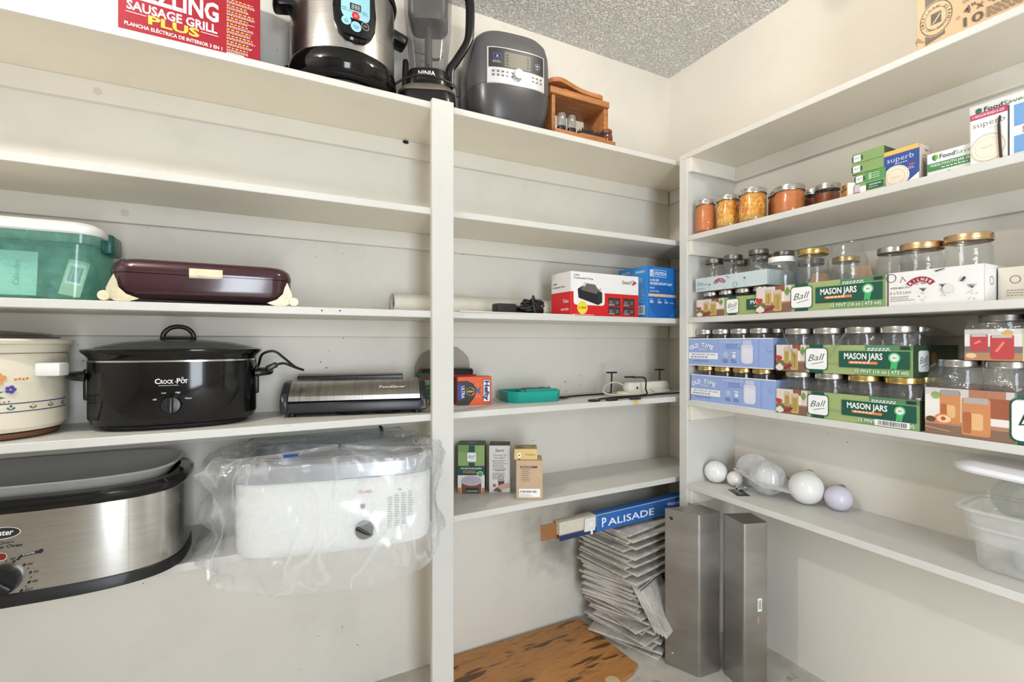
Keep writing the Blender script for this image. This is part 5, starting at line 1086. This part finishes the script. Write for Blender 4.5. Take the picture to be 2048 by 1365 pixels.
# ---- fourth shelf of the right unit
z4r = zs('R4')
PER = (150, 172, 222)
for k in range(2):
    w, d, h = .352, .245, .104
    z0 = z4r + k * .1385; x0, y0 = 1.496, [1.354, 1.364][k]
    t = tray('jar_tray', ['lower lavender-blue tray of small jars at the shelf end', 'upper lavender-blue tray of small jars at the shelf end'][k], x0, y0, z0, w, d, h, PER)
    p = Print(); WH = (242, 243, 248); NB = (70, 84, 140)
    p.rect(0, 0, w, .003, WH); p.rect(0, h - .003, w, h, WH)
    p.arc('OLD TIME', .060, -.040, .112, .0150, WH, 114, 66, bold=.04); p.text('Pantry', .062, .060, .008, WH, al='c', shear=.2, w=.032, bold=-.005)
    p.rect(.0, .026, .135, .050, WH); p.text('4 MINI CANNING JARS + LIDS + BANDS', .068, .0405, .0055, NB, al='c', w=.112, bold=.01); p.lines(.010, .031, .122, 1, .004, .0045, (120, 130, 170)); p.lines(.02, .017, .12, 1, .003, .0025, (100, 116, 180))
    p.text('4 MINI CANNING JARS + LIDS + BANDS', .142, .088, .004, WH, w=.09); p.lines(.17, .080, .235, 3, .0065, .002, (100, 116, 190))
    p.ring(.170, .044, .0085, .0100, WH); p.disc(.170, .044, .005, (206, 214, 240)); p.ring(.204, .040, .007, .0082, WH); p.rect(.196, .050, .212, .054, WH); p.rect(.199, .035, .209, .045, WH); p.lines(.158, .026, .184, 3, .005, .002, NB); p.lines(.192, .026, .218, 3, .005, .002, NB); p.rect(.188, .014, .1888, .056, (190, 200, 235))
    p.rrect(.232, .014, .280, .084, .014, (212, 216, 236)); p.rrect(.238, .080, .274, .096, .003, (198, 200, 226)); p.rrect(.237, .02, .275, .070, .010, (224, 226, 240)); p.rect(.300, .003, .3008, h - .003, (130, 152, 208))
    p.rect(.330, .06, .352, .075, PER); front(p, 'front_print', t)
    fill_tray(['small jar with a brassy lid in the lower lavender-blue tray', 'small jar with a silver lid in the upper lavender-blue tray'][k], ['jars in the lower lavender-blue tray', 'jars in the upper lavender-blue tray'][k], x0, y0, z0, w - .03, d, 4, 3, .037, .135, [SILV if k else GOLD], rows=1 if k == 0 else 2, neck=.033, glass=GLASSD)
for k in range(2):
    w, d, h = [.386, .372][k], .25, [.078, .084][k]
    z0 = z4r + [0, .136][k]; x0, y0 = 1.494, 1.000
    t = tray('jar_tray', ['lower green pint-jar tray, wrapped in torn film', 'upper green pint-jar tray, wrapped in clear film'][k], x0, y0, z0, w, d, h, (232, 226, 218))
    p = Print(); mason_front(p, w, h, pic=.26, barcode=(k == 0)); front(p, 'front_print', t)
    p = Print(); p.rect(0, 0, d, h, (52, 74, 46)); ball_logo(p, .055, h * .5, .06); p.disc(.11, h * .6, .016, (170, 110, 50)); p.rect(.035, 0, .075, .012, (20, 60, 40)); side_r(p, 'side_print', t, w)
    fill_tray(['pint jar with a tin lid in the lower green pint-jar tray', 'pint jar with a silver lid in the upper green pint-jar tray'][k], ['jars in the lower green pint-jar tray', 'jars in the upper green pint-jar tray'][k], x0, y0, z0, w, d, 4, 3, .043, .1325, [SILV, SILV, GOLD, GOLD] if k == 0 else SILV, rows=2, neck=.0385, glass=GLASSD)
    # film stretched over the jar tops, sagging between them and gathered at the ends
    g = G(); nx_, ny_ = 60, 22; rows = []
    for j in range(ny_ + 1):
        row = []
        for i in range(nx_ + 1):
            f = i / nx_; q = j / ny_; px = w * f; py = .002 + (d - .01) * q
            top = .1355 - .018 * abs(math.sin(PI * (f * 4))) ** 0 * (1 - abs(math.sin(PI * f * 4))) - .012 * (1 - abs(math.sin(PI * q * 3)))
            if q < .12: zz = h * .3 + (top - h * .3) * (q / .12) ** .7; py = -.0035 + py * .9
            else: zz = top
            wv = noise.noise(Vector((px * 30, py * 30, k * 5))); zz += .003 * wv; 
            if k == 0 and q > .1: zz = min(zz, .1345) - .02 * max(0, noise.noise(Vector((px * 9, py * 9, 2))))
            row.append((px, py - .002 * abs(wv) * (q < .12), min(zz, .1356 if k == 0 else .141)))
        rows.append(row)
    g.loft(rows, 0, False, False, closed=False)
    if k == 1:
        for (cx_, l_, a_) in ((.045, .11, -1), (.19, .13, 1)):
            pts = [(cx_ - .02 * a_, -.004, h * .55), (cx_ + .0 * a_, -.006, h * 1.0), (cx_ + .02 * a_, .0, .118), (cx_ + .035 * a_, .015, .140)]
            g.tube(pts, [.005, .007, .006, .004], 7, sub=6, sq=.35)
    g.build('wrap_film', clear('shrink_film', (246, 247, 248), .12, .55, .12, haze=.07, hazecol=(225, 228, 232), bump=1.0, bscale=45), t, smooth=70)
for k in range(2):
    w, d, h = .36, .235, [.115, .073][k]
    z0 = z4r + [0, .1855][k]; x0, y0 = [1.493, 1.500][k], [.602, .527][k]
    t = tray('jar_tray', ['big tray of quart jars with a peach picture at the right', 'small tray with a red preserve picture stacked on the quart jars'][k], x0, y0, z0, w, d, h, (226, 222, 218))
    p = Print()
    if k == 0:
        p.rect(0, 0, .165, h, (232, 226, 220)); p.rect(0, 0, .165, h * .22, (134, 104, 88)); p.rect(0, h * .22, .165, h * .30, (176, 132, 100)); p.rect(.085, h * .5, .150, h, (196, 126, 86)); p.rect(.12, h * .45, .16, h * .85, (156, 90, 64))
        for cx, cw, y0_, y1_ in ((.050, .040, .26, .97), (.098, .052, .06, .84)):
            p.rrect(cx - cw / 2, h * y0_, cx + cw / 2, h * y1_, .006, (204, 138, 90)); p.rrect(cx - cw * .3, h * (y0_ + .12), cx + cw * .25, h * (y1_ - .32), .006, (226, 182, 130)); p.rect(cx - cw * .42, h * (y1_ - .12), cx + cw * .42, h * y1_, (176, 170, 166)); p.rrect(cx - cw * .45, h * (y0_ + .04), cx - cw * .15, h * (y1_ - .3), .004, (176, 104, 64))
        p.disc(.036, h * .34, .017, (226, 130, 90), .013); p.disc(.038, h * .345, .014, (240, 206, 160), .009); p.disc(.037, h * .35, .005, (170, 90, 66)); p.disc(.012, h * .32, .010, (96, 70, 50), .007); p.disc(.022, h * .84, .009, (150, 176, 110)); p.poly([(0, h * .16), (.05, h * .10), (.05, h * .085), (0, h * .14)], (206, 160, 120))
        D_ = (24, 82, 66); p.rect(.165, 0, w, h, (106, 146, 92)); p.rect(.168, 0, .24, h, D_); ball_logo(p, .205, h * .48, .098, D_)
    else:
        p.rect(0, 0, .10, h, (226, 218, 214)); p.rect(0, 0, .10, h * .25, (176, 132, 100)); p.rect(0, h * .25, .10, h * .45, (120, 110, 106))
        for cx, cw, y0_, y1_ in ((.026, .032, .3, .86), (.066, .040, .05, .82)): p.rrect(cx - cw / 2, h * y0_, cx + cw / 2, h * y1_, .005, (184, 70, 72)); p.poly([(cx - cw * .3, h * (y0_ + .25)), (cx + cw * .05, h * (y1_ - .2)), (cx + cw * .12, h * (y1_ - .26)), (cx - cw * .2, h * (y0_ + .22))], (236, 130, 110)); p.rect(cx - cw * .42, h * (y1_ - .1), cx + cw * .42, h * y1_, (190, 186, 186))
        p.disc(.012, h * .15, .010, (226, 196, 150), .006); p.disc(.075, h * .88, .010, (226, 176, 96), .006)
        D_ = (24, 82, 66); p.rect(.10, 0, w, h, (196, 206, 160)); ball_logo(p, .133, h * .52, .062, D_); p.rect(.17, 0, w, h, (106, 146, 92))
    front(p, 'front_print', t)
    fill_tray(['quart jar with a tin lid in the big peach-picture tray', 'half-pint jar in the tray with the red preserve picture'][k], ['quart jars in the peach-picture tray', 'jars in the red-preserve tray'][k], x0, y0, z0, w, d, 4 if k else 4, 2, .0435 if k == 0 else .042, [.182, .105][k], [SILV, DLID][k], rows=1, neck=.038, glass=GLASSD, skip=((3, 0),))
    g = G(); rows = []
    hh = [.184, .107][k]
    for j in range(13):
        row = []
        for i in range(41):
            f = i / 40; px = w * f; q = j / 12
            zz = h * .85 + (hh - h * .85) * min(1, q / .35); py = -.003 + .10 * max(0, q - .15)
            bulge = abs(math.sin(PI * f * 4)); zz -= .012 * (1 - bulge) * (q > .3); py += .012 * (1 - bulge) * (.15 < q < .5)
            zz += .002 * noise.noise(Vector((px * 40, q * 8, k))); row.append((px, py, min(zz, hh + .0006)))
        rows.append(row)
    g.loft(rows, 0, False, False, closed=False); g.build('wrap_film', clear('shrink_film', (246, 247, 248), .12, .55, .12, haze=.07, hazecol=(225, 228, 232), bump=1.0, bscale=45), t, smooth=70)

# ---- fifth shelf of the right unit: bulbs
z5 = zs('R5')
MILK = mat('milky_glass', (238, 238, 236), .16, var=.01, coat=.3); LILAC = mat('lilac_glass', (214, 210, 228), .3, var=.02)
def globe(label, x, y, r, m, tilt, az, ss=1.0):
    """globe bulb lying on its side, screw base turned away"""
    t = thing('globe_bulb', label, 'light bulb', (x, y, z5 + r * ss))
    prof = [(r * math.sin(R(a)), r * math.cos(R(a))) for a in range(180, 24, -10)]
    nz_ = r * math.cos(R(28)); prof += [(r * .42, nz_ + r * .10), (r * .36, nz_ + r * .25), (r * .34, nz_ + r * .36)]
    xf = Matrix.Rotation(R(az), 4, 'Z') @ Matrix.Rotation(R(tilt), 4, 'Y')
    G().lathe(prof, 40, xf=xf).build('globe', m, t)
    b0 = nz_ + r * .36; g = G(); pr = [(.0125, b0)]
    for k in range(5): pr += [(.0132, b0 + .002 + k * .003), (.0124, b0 + .0035 + k * .003)]
    pr += [(.006, b0 + .021), (.004, b0 + .023), (0, b0 + .023)]
    g.lathe(pr, 20, xf=xf).build('screw_base', SILV, t); return t
globe('white globe bulb at the shelf end', 1.597, 1.322, .0425, MILK, 78, 25)
globe('smallest white bulb, beside the globe at the shelf end', 1.618, 1.252, .029, MILK, 62, 30)
globe('largest white globe bulb, right of the clear plastic shell', 1.660, 1.004, .0545, MILK, 62, 22)
globe('lilac-tinted globe bulb, rightmost of the bulbs', 1.690, .916, .0400, LILAC, 70, 18)
t = thing('reflector_bulb', 'silvery reflector floodlight bulb leaning behind the small white bulb', 'light bulb', (1.685, 1.222, z5 + .062))
xf = Matrix.Rotation(R(205), 4, 'Z') @ Matrix.Rotation(R(74), 4, 'Y')
G().lathe([(.062, .0), (.060, -.006), (.052, -.028), (.034, -.052), (.020, -.062)], 44, cap0=False, xf=xf).build('reflector', CHROME, t)
G().lathe([(.062, .0), (.0615, .004), (.056, .0062), (.03, .011), (0, .013)], 44, cap0=False, xf=xf).build('lens', mat('stippled_lens', (206, 208, 212), .3, .35, var=.1, scale=90, bump=1.0, bscale=260), t)
G().lathe([(.0135, -.088), (.0135, -.060)], 20, xf=xf).build('screw_base', SILV, t)
t = thing('plastic_shell', 'ribbed clear plastic clamshell dome with a round bulb inside', 'packaging', (1.628, 1.128, z5 + .0630)); t.scale = (1.24, 1.24, 1.24)
xf = Matrix.Rotation(R(200), 4, 'Z') @ Matrix.Rotation(R(78), 4, 'Y')
SH = clear('clamshell_plastic', (248, 249, 249), .10, .40, .10, haze=.50, hazecol=(246, 247, 248), bump=.1, bscale=40)
g = G(); n = 60; rings = []
for a in range(0, 91, 6):
    rr_ = .0500 * math.cos(R(a)) ** .75 if a < 90 else 1e-4; rings.append([((rr_ * (1 + .025 * (math.cos(6 * 2 * PI * j / n) > .3))) * math.cos(2 * PI * j / n), (rr_ * (1 + .025 * (math.cos(6 * 2 * PI * j / n) > .3))) * math.sin(2 * PI * j / n), .046 * math.sin(R(a)) - .004) for j in range(n)])
g.loft(rings, 0, False, False, xf=xf); g.build('front_dome', SH, t)
g = G(); rings = []
for a in range(0, 91, 6):
    rr_ = .0495 * math.cos(R(a)) ** .8 if a < 90 else 1e-4; rings.append([(rr_ * math.cos(2 * PI * j / n), rr_ * math.sin(2 * PI * j / n), -.040 * math.sin(R(a)) - .008) for j in range(n)])
g.loft(rings, 0, False, False, xf=xf); g.build('back_dome', SH, t)
G().lathe([(.0340 * math.sin(R(a)), .034 * math.cos(R(a))) for a in range(180, -1, -12)], 28, xf=xf).build('inner_bulb', MILK, t)
fl = [(-.052, -.004), (.150, -.030), (.118, .010), (.03, .016)]
g = G(); g.add([(-.035, .085, .012), (-.062, -.02, -.008), (-.01, -.10, -.022), (.05, -.095, -.014), (.055, .02, .006)], [(0, 1, 2, 3, 4)]); fo = g.build('flange', SH, t, smooth=0); md = fo.modifiers.new('s', 'SOLIDIFY'); md.thickness = .0012
t = thing('bulb_card', 'small dark printed card lying on the shelf below the clamshell', 'card', (1.560, 1.238, z5), -118)
G().box(0, .078, 0, .048, 0, .001).build('card', mat('dark_card', (44, 48, 52), .5), t, smooth=0)
p = Print(); p.text('LUMINUS', .010, .018, .008, (226, 228, 230), w=.05, bold=.02); p.lines(.008, .008, .06, 2, .005, .002, (180, 182, 186)); p.lines(.02, .034, .07, 2, .006, .002, (180, 182, 186)); topf(p, 'print', t, .001)
t = thing('small_bulb', 'tiny clear silver-capped bulb lying on the dark card', 'light bulb', (1.590, 1.200, z5 + .0125), 0)
xf = Matrix.Rotation(R(160), 4, 'Z') @ Matrix.Rotation(R(100), 4, 'Y')
G().lathe([(.0, -.032), (.009, -.030), (.0135, -.020), (.012, -.006), (.009, 0)], 20, xf=xf).build('bulb_glass', GLASSD, t)
G().lathe([(.009, 0), (.011, .002), (.011, .018), (.008, .021), (0, .021)], 20, xf=xf).build('cap', CHROME, t)

# ---- translucent tubs, the jar lying in them and the white lid
FROST = clear('frosted_plastic', (250, 250, 249), .05, .22, .3, haze=.48, hazecol=(249, 249, 247), bump=.05, bscale=8)
def frost_tub(label, x, y, z, w, d, h, rz):
    t = thing('plastic_tub', label, 'tub', (x, y, z), rz - 90)
    cx, cy = w / 2, d / 2
    G().stack([(rr(w - .04, d - .04, .03, 6, cx, cy), .001), (rr(w - .028, d - .028, .035, 6, cx, cy), .006), (rr(w - .012, d - .012, .035, 6, cx, cy), h - .012), (rr(w - .008, d - .008, .035, 6, cx, cy), h - .008), (rr(w + .012, d + .012, .04, 6, cx, cy), h - .007), (rr(w + .014, d + .014, .04, 6, cx, cy), h - .001), (rr(w - .004, d - .004, .035, 6, cx, cy), h)], cap1=False).build('tub_body', FROST, t)
    return t
frost_tub('lower frosted plastic tub at the right edge of the lowest shelf', 1.545, .545, z5, .30, .19, .110, 2)
frost_tub('upper frosted plastic tub nested in the lower one', 1.540, .560, z5 + .062, .30, .19, .086, 3)
t = thing('jar', 'clear embossed jar lying on its side in the upper frosted tub', 'jar', (1.572, .470, z5 + .188), 0)
xf = Matrix.Rotation(R(172), 4, 'Z') @ Matrix.Rotation(R(74), 4, 'Y') @ Matrix.Translation((0, 0, -.115))
r_ = .046
G().lathe([(.0, .0), (r_ * .85, .0), (r_, .012), (r_, .085), (r_ * .97, .095), (.041, .102), (.041, .115), (.0425, .117), (.041, .119), (.036, .118), (.036, .104), (.041, .094), (r_ - .004, .083), (r_ - .004, .014)], 36, cap1=False, cap0=False, xf=xf).build('glass', clear('embossed_glass', (247, 248, 246), .10, .65, .05, haze=.08, hazecol=(222, 224, 218), bump=.5, bscale=90), t)
t = thing('jar', 'jar lying inside the lower frosted tub', 'jar', (1.60, .44, z5 + .046), 0)
G().lathe([(.03, 0), (.036, .004), (.036, .075), (.030, .085), (.030, .098)], 28, cap1=False, xf=Matrix.Rotation(R(190), 4, 'Z') @ Matrix.Rotation(R(80), 4, 'Y') @ Matrix.Translation((0, 0, -.05))).build('glass', clear('embossed_glass', (247, 248, 246), .10, .65, .05, haze=.08, hazecol=(222, 224, 218), bump=.5, bscale=90), t)
t = thing('white_tub_lid', 'white plastic tub lid resting on the jar at the right edge', 'lid', (1.535, .572, z5 + .238), -90 + 3, rot=(R(-3), R(3), R(-88)))
w, d = .30, .20
G().stack([(rr(w - .05, d - .05, .03, 6, w / 2, d / 2), .004), (rr(w - .004, d - .004, .045, 6, w / 2, d / 2), 0), (rr(w + .006, d + .006, .05, 6, w / 2, d / 2), .006), (rr(w + .002, d + .002, .05, 6, w / 2, d / 2), .016), (rr(w - .03, d - .03, .04, 6, w / 2, d / 2), .027), (rr(w - .06, d - .06, .04, 6, w / 2, d / 2), .028)]).build('lid_panel', mat('white_lid_plastic', (236, 236, 242), .4, var=.02), t)
# ================================================================ on the floor in the corner
# ---- stained plywood board
def ply():
    m, nt, b = _nodes('stained_plywood')
    v = coords(nt, (1, 1, 1)); n1 = N(nt, 'ShaderNodeTexNoise', Scale=3, Detail=4, Roughness=.6); nt.links.new(coords(nt, (2.2, 9, 1)), n1.inputs['Vector'])
    cc = ramp(nt, n1.outputs['Fac'], [(.25, rgb((138, 92, 50))), (.5, rgb((186, 132, 76))), (.75, rgb((164, 110, 60)))])
    n2 = N(nt, 'ShaderNodeTexNoise', Scale=3.2, Detail=3, Roughness=.55); nt.links.new(coords(nt, (1.3, 6.5, 1)), n2.inputs['Vector'])
    cc = mixc(nt, ramp(nt, n2.outputs['Fac'], [(.555, (0, 0, 0)), (.60, (.85, .85, .85))]), cc, rgb((70, 40, 20)))
    nt.links.new(cc, b.inputs['Base Color']); b.inputs['Roughness'].default_value = .45
    n3 = N(nt, 'ShaderNodeTexNoise', Scale=40, Detail=2); nt.links.new(coords(nt, (1, 8, 1)), n3.inputs['Vector'])
    bp = N(nt, 'ShaderNodeBump', Strength=.15, Distance=.002); nt.links.new(n3.outputs['Fac'], bp.inputs['Height']); nt.links.new(bp.outputs[0], b.inputs['Normal']); return m
t = thing('plywood_board', 'orange-brown plywood board with dark stains lying on the floor', 'board', (.56, 1.205, .001), 0)
g = G(); ol = [(0, .0), (.62, .13), (.672, .158), (.668, .185), (.655, .505), (.05, .515)]
g.loft([[(x, y, 0) for x, y in ol], [(x, y, .012) for x, y in ol]]); g.build('board_body', [ply()], t, smooth=0, bevel=.001)
G().stack([(sup(.026, .026, 2, 24), .0), (sup(.026, .026, 2, 24), .0012)]).build('sticker', mat('tan_sticker', (206, 180, 140), .6), t, loc=(.53, .128, .0121))

# ---- the leaning pile of grey tiles
def tilem():
    m, nt, b = _nodes('grey_stone_tile'); v = coords(nt)
    n1 = N(nt, 'ShaderNodeTexNoise', Scale=9, Detail=4, Roughness=.65); nt.links.new(v, n1.inputs['Vector'])
    cc = ramp(nt, n1.outputs['Fac'], [(.28, rgb((150, 143, 134))), (.5, rgb((196, 191, 184))), (.75, rgb((214, 210, 205)))])
    n2 = N(nt, 'ShaderNodeTexNoise', Scale=120, Detail=1); nt.links.new(v, n2.inputs['Vector'])
    cc = mixc(nt, ramp(nt, n2.outputs['Fac'], [(.64, (0, 0, 0)), (.7, (.5, .5, .5))]), cc, rgb((96, 88, 80)))
    nt.links.new(cc, b.inputs['Base Color']); b.inputs['Roughness'].default_value = .7; return m
TM = tilem(); rnd = random.Random(33)
def tile_mesh(w, d, th, seed, broken=0):
    r2 = random.Random(seed); ol = [(-w / 2, -d / 2), (w / 2, -d / 2), (w / 2, d / 2), (-w / 2, d / 2)]
    if broken == 1: ol = [(-w / 2, -d / 2), (w * .30, -d / 2), (w * .36, -d * .1), (w * .22, d * .18), (w * .30, d / 2), (-w / 2, d / 2)]
    if broken == 2: ol = [(-w * .3, -d / 2), (w / 2, -d / 2), (w / 2, d * .35), (w * .1, d * .5), (-w * .42, d * .2)]
    g = G(); g.loft([[(x, y, 0) for x, y in ol], [(x, y, th) for x, y in ol]])
    o = g.build('stone_tile', TM, None, smooth=0, bevel=.0012); return o
MS = [tile_mesh(.30, .30, .0085, 1), tile_mesh(.30, .22, .0085, 2), tile_mesh(.30, .30, .0085, 3, 1), tile_mesh(.27, .27, .0085, 4, 2), tile_mesh(.335, .24, .0085, 5), tile_mesh(.25, .25, .0085, 6), tile_mesh(.17, .17, .0085, 7)]
first = {}
ORD = ['lowest', 'second', 'third', 'fourth', 'fifth', 'sixth', 'seventh', 'eighth', 'ninth', 'tenth', 'eleventh', 'twelfth', 'thirteenth', 'fourteenth', 'fifteenth', 'sixteenth', 'seventeenth', 'eighteenth', 'nineteenth', 'twentieth']
def ordinal(n): return ORD[n] if n < 20 else ('twenty-', 'thirty-', 'forty-', 'fifty-')[(n + 1) // 10 - 2] + ('first second third fourth fifth sixth seventh eighth ninth'.split()[(n + 1) % 10 - 1]) if (n + 1) % 10 else ('twentieth', 'thirtieth', 'fortieth', 'fiftieth')[(n + 1) // 10 - 2]
cnt = 0
def put(kind, x, y, z, rz, tx=0, ty=0, label=None):
    global cnt
    if kind not in first: o = MS[kind]; first[kind] = 1
    else: o = MS[kind].copy(); COL.objects.link(o)
    o.location = (x, y, z); o.rotation_euler = (R(tx), R(ty), R(rz))
    tag(o, label or ('grey stone tile in the corner pile, %s from the floor' % ordinal(cnt)), 'tile', 'grey tiles piled in the corner')
    if not label: cnt += 1
    return o
z = .0012
low = [(0, 1.405, 1.548, 20), (3, 1.44, 1.54, 4), (2, 1.39, 1.55, 30), (1, 1.41, 1.54, 12), (0, 1.40, 1.548, 16), (2, 1.42, 1.552, 24), (0, 1.385, 1.548, 10), (3, 1.42, 1.53, 35), (1, 1.39, 1.56, 22), (0, 1.40, 1.55, 18), (2, 1.39, 1.55, 6), (0, 1.41, 1.548, 26), (3, 1.38, 1.55, 12), (0, 1.39, 1.55, 20), (1, 1.40, 1.555, 15), (0, 1.385, 1.55, 9)]
mid = [(5, 1.335, 1.566, a) for a in (24, 18, 30, 20, 26, 12, 22, 28, 16, 22, 20, 25)]
for (kd, x, y, a) in low + mid:
    put(kd, x + rnd.uniform(-.008, .008), min(y + rnd.uniform(-.008, .004), 1.551 if kd != 5 else 1.57), z, a + rnd.uniform(-3, 3), rnd.uniform(-.2, .2), rnd.uniform(-.2, .2)); z += .0102
zt = z
for i in range(19):
    put([4, 0, 1][i % 3], 1.36 + rnd.uniform(-.016, .012), 1.552 + rnd.uniform(-.010, .006), z, 9 + rnd.uniform(-2.5, 2.5), rnd.uniform(-.2, .2), rnd.uniform(-.5, .0)); z += .0102
ztop = z
# four tiles tilted against the front of the pile
for i in range(4):
    put(6, 1.345 + .003 * i, 1.398 - .0105 * i, zt - .085 - .002 * i, 18 + 1.5 * i, 55, 0, label=['innermost of the tilted tiles leaning on the pile', 'second of the tilted tiles leaning on the pile', 'third of the tilted tiles leaning on the pile', 'outermost tilted tile leaning on the pile'][i])
# ---- long blue flooring carton on the pile
t = thing('panel_carton', 'long blue carton with white lettering lying on top of the tiles', 'box', (.947, 1.452, ztop + .004), 0, rot=(0, R(-1.2), R(0)))
w, d, h = .80, .042, .064; E_ = .165
g = G(); th = .002
g.box(E_, w, 0, th, 0, h, [1, 1, 0, 1, 1, 1]); g.box(E_, w, d - th, d, 0, h, 0); g.box(E_, w, th, d - th, h - th, h, [1, 0, 0, 0, 0, 0]); g.box(E_, w, th, d - th, 0, th, [0, 1, 0, 0, 0, 0]); g.box(0, E_, 0, th, 0, h * .30, [1, 1, 2, 1, 1, 1]); g.box(0, E_, d - th, d, 0, h, 1); g.box(0, E_, th, d - th, 0, th, 1)
g.build('carton_body', [mat('blue_card', (40, 100, 176), .4, var=.05), GREYCARD, mat('navy_card', (28, 48, 92), .4)], t, smooth=0)
G().box(-.062, .02, .024, .026, .004, h * .95).build('end_flap', mat('brown_card', (150, 104, 60), .7), t, smooth=0)
G().box(.004, E_ + .01, .005, d - .008, .018, h * .99).build('plank', mat('pale_plank', (206, 200, 186), .5, var=.1, stretch=(1, 1, 10)), t, smooth=0)
p = Print(); WB = (240, 240, 244)
p.text('P', .190, .014, .034, WB, bold=.012); p.text('ALISADE', .218, .014, .026, WB, w=.232, bold=.010); p.text('Waterproof', .520, .034, .014, WB, w=.10)
p.poly([(.108, .012), (.158, .010), (.160, .060), (.112, .060)], (222, 222, 220)); p.poly([(.120, .024), (.138, .046), (.154, .024), (.138, .032)], (236, 236, 236)); p.poly([(.136, -.002), (.148, -.002), (.146, .016), (.138, .016)], (232, 232, 230)); p.rect(.168, .001, .1685, h - .001, (150, 180, 220)); p.rect(E_, h - .0022, w, h - .0004, (200, 214, 232)); front(p, 'front_print', t)
# ---- folded steel channels standing on the floor
RAW = brushed('raw_steel', (178, 175, 172), .38, (1, 1, 3), var=.2, scale=4)
def channel(label, pts, h, foot):
    t = thing('steel_channel', label, 'steel channel', (0, 0, .001))
    th = .0022; g = G(); P = [Vector((x, y)) for x, y in pts]
    # round the fold
    Q = []
    for i, q in enumerate(P):
        if i in (0, len(P) - 1): Q.append(q); continue
        a, b = (P[i - 1] - q).normalized() * .008, (P[i + 1] - q).normalized() * .008
        for f in (0, .25, .5, .75, 1): Q.append(q + a * (1 - f) ** 2 + b * f ** 2)
    out = []
    for i, q in enumerate(Q):
        d = (Q[min(i + 1, len(Q) - 1)] - Q[max(i - 1, 0)]).normalized(); out.append(q + Vector((-d.y, d.x)) * th)
    ring = [(q.x, q.y) for q in Q] + [(q.x, q.y) for q in reversed(out)]
    g.stack([([(x, y) for x, y in reversed(ring)], 0), ([(x, y) for x, y in reversed(ring)], h)])
    g.build('web', RAW, t, smooth=50)
    c = G(); c.loft([[(q.x, q.y, h) for q in Q], [(q.x, q.y, h + .002) for q in Q]]); c.build('end_cap', RAW, t, smooth=0)
    f = G(); f.loft([[(x, y, .004) for x, y in foot], [(x, y, .006) for x, y in foot]]); f.build('foot_plate', mat('pale_steel', (176, 178, 182), .35, .9), t, smooth=0)
    return t
c1 = channel('left folded steel channel standing against the shelf corner', [(1.336, 1.332), (1.386, 1.218), (1.4845, 1.2085), (1.4845, 1.30)], .576, [(1.362, 1.275), (1.386, 1.220), (1.43, 1.216), (1.41, 1.275)])
c2 = channel('right folded steel channel with a barcode sticker', [(1.4875, 1.200), (1.4645, 1.098), (1.551, 1.070), (1.585, 1.16)], .572, [(1.476, 1.14), (1.4665, 1.100), (1.51, 1.087), (1.52, 1.13)])
d_ = (Vector((1.551, 1.070, 0)) - Vector((1.4645, 1.098, 0))).normalized()
p = Print(); p.rect(.052, .270, .068, .315, (236, 236, 234)); p.bars(.055, .277, .065, .308, (40, 40, 42), 6); p.rect(.050, .23, .058, .253, (170, 140, 116)); p.build('sticker', c2, (1.4645, 1.098, 0), d_, (0, 0, 1))
d2 = (Vector((1.386, 1.218, 0)) - Vector((1.336, 1.332, 0))).normalized()
p = Print(); p.disc(.024, .545, .006, (30, 28, 28)); p.disc(.020, .547, .004, (30, 28, 28)); p.disc(.028, .05, .004, (190, 186, 180)); p.build('punched_holes', c1, (1.336, 1.332, 0), d2, (0, 0, 1))
# ---- bits on the floor
t = thing('floor_cable', 'short crumpled black cable end on the floor beside the tiles', 'cable', (1.26, 1.555, .006), 0)
G().tube([(0, 0, 0), (.02, -.03, .004), (.035, -.05, .012), (.03, -.08, .004), (.045, -.10, .0)], .005, 7).build('cable', CORD, t)
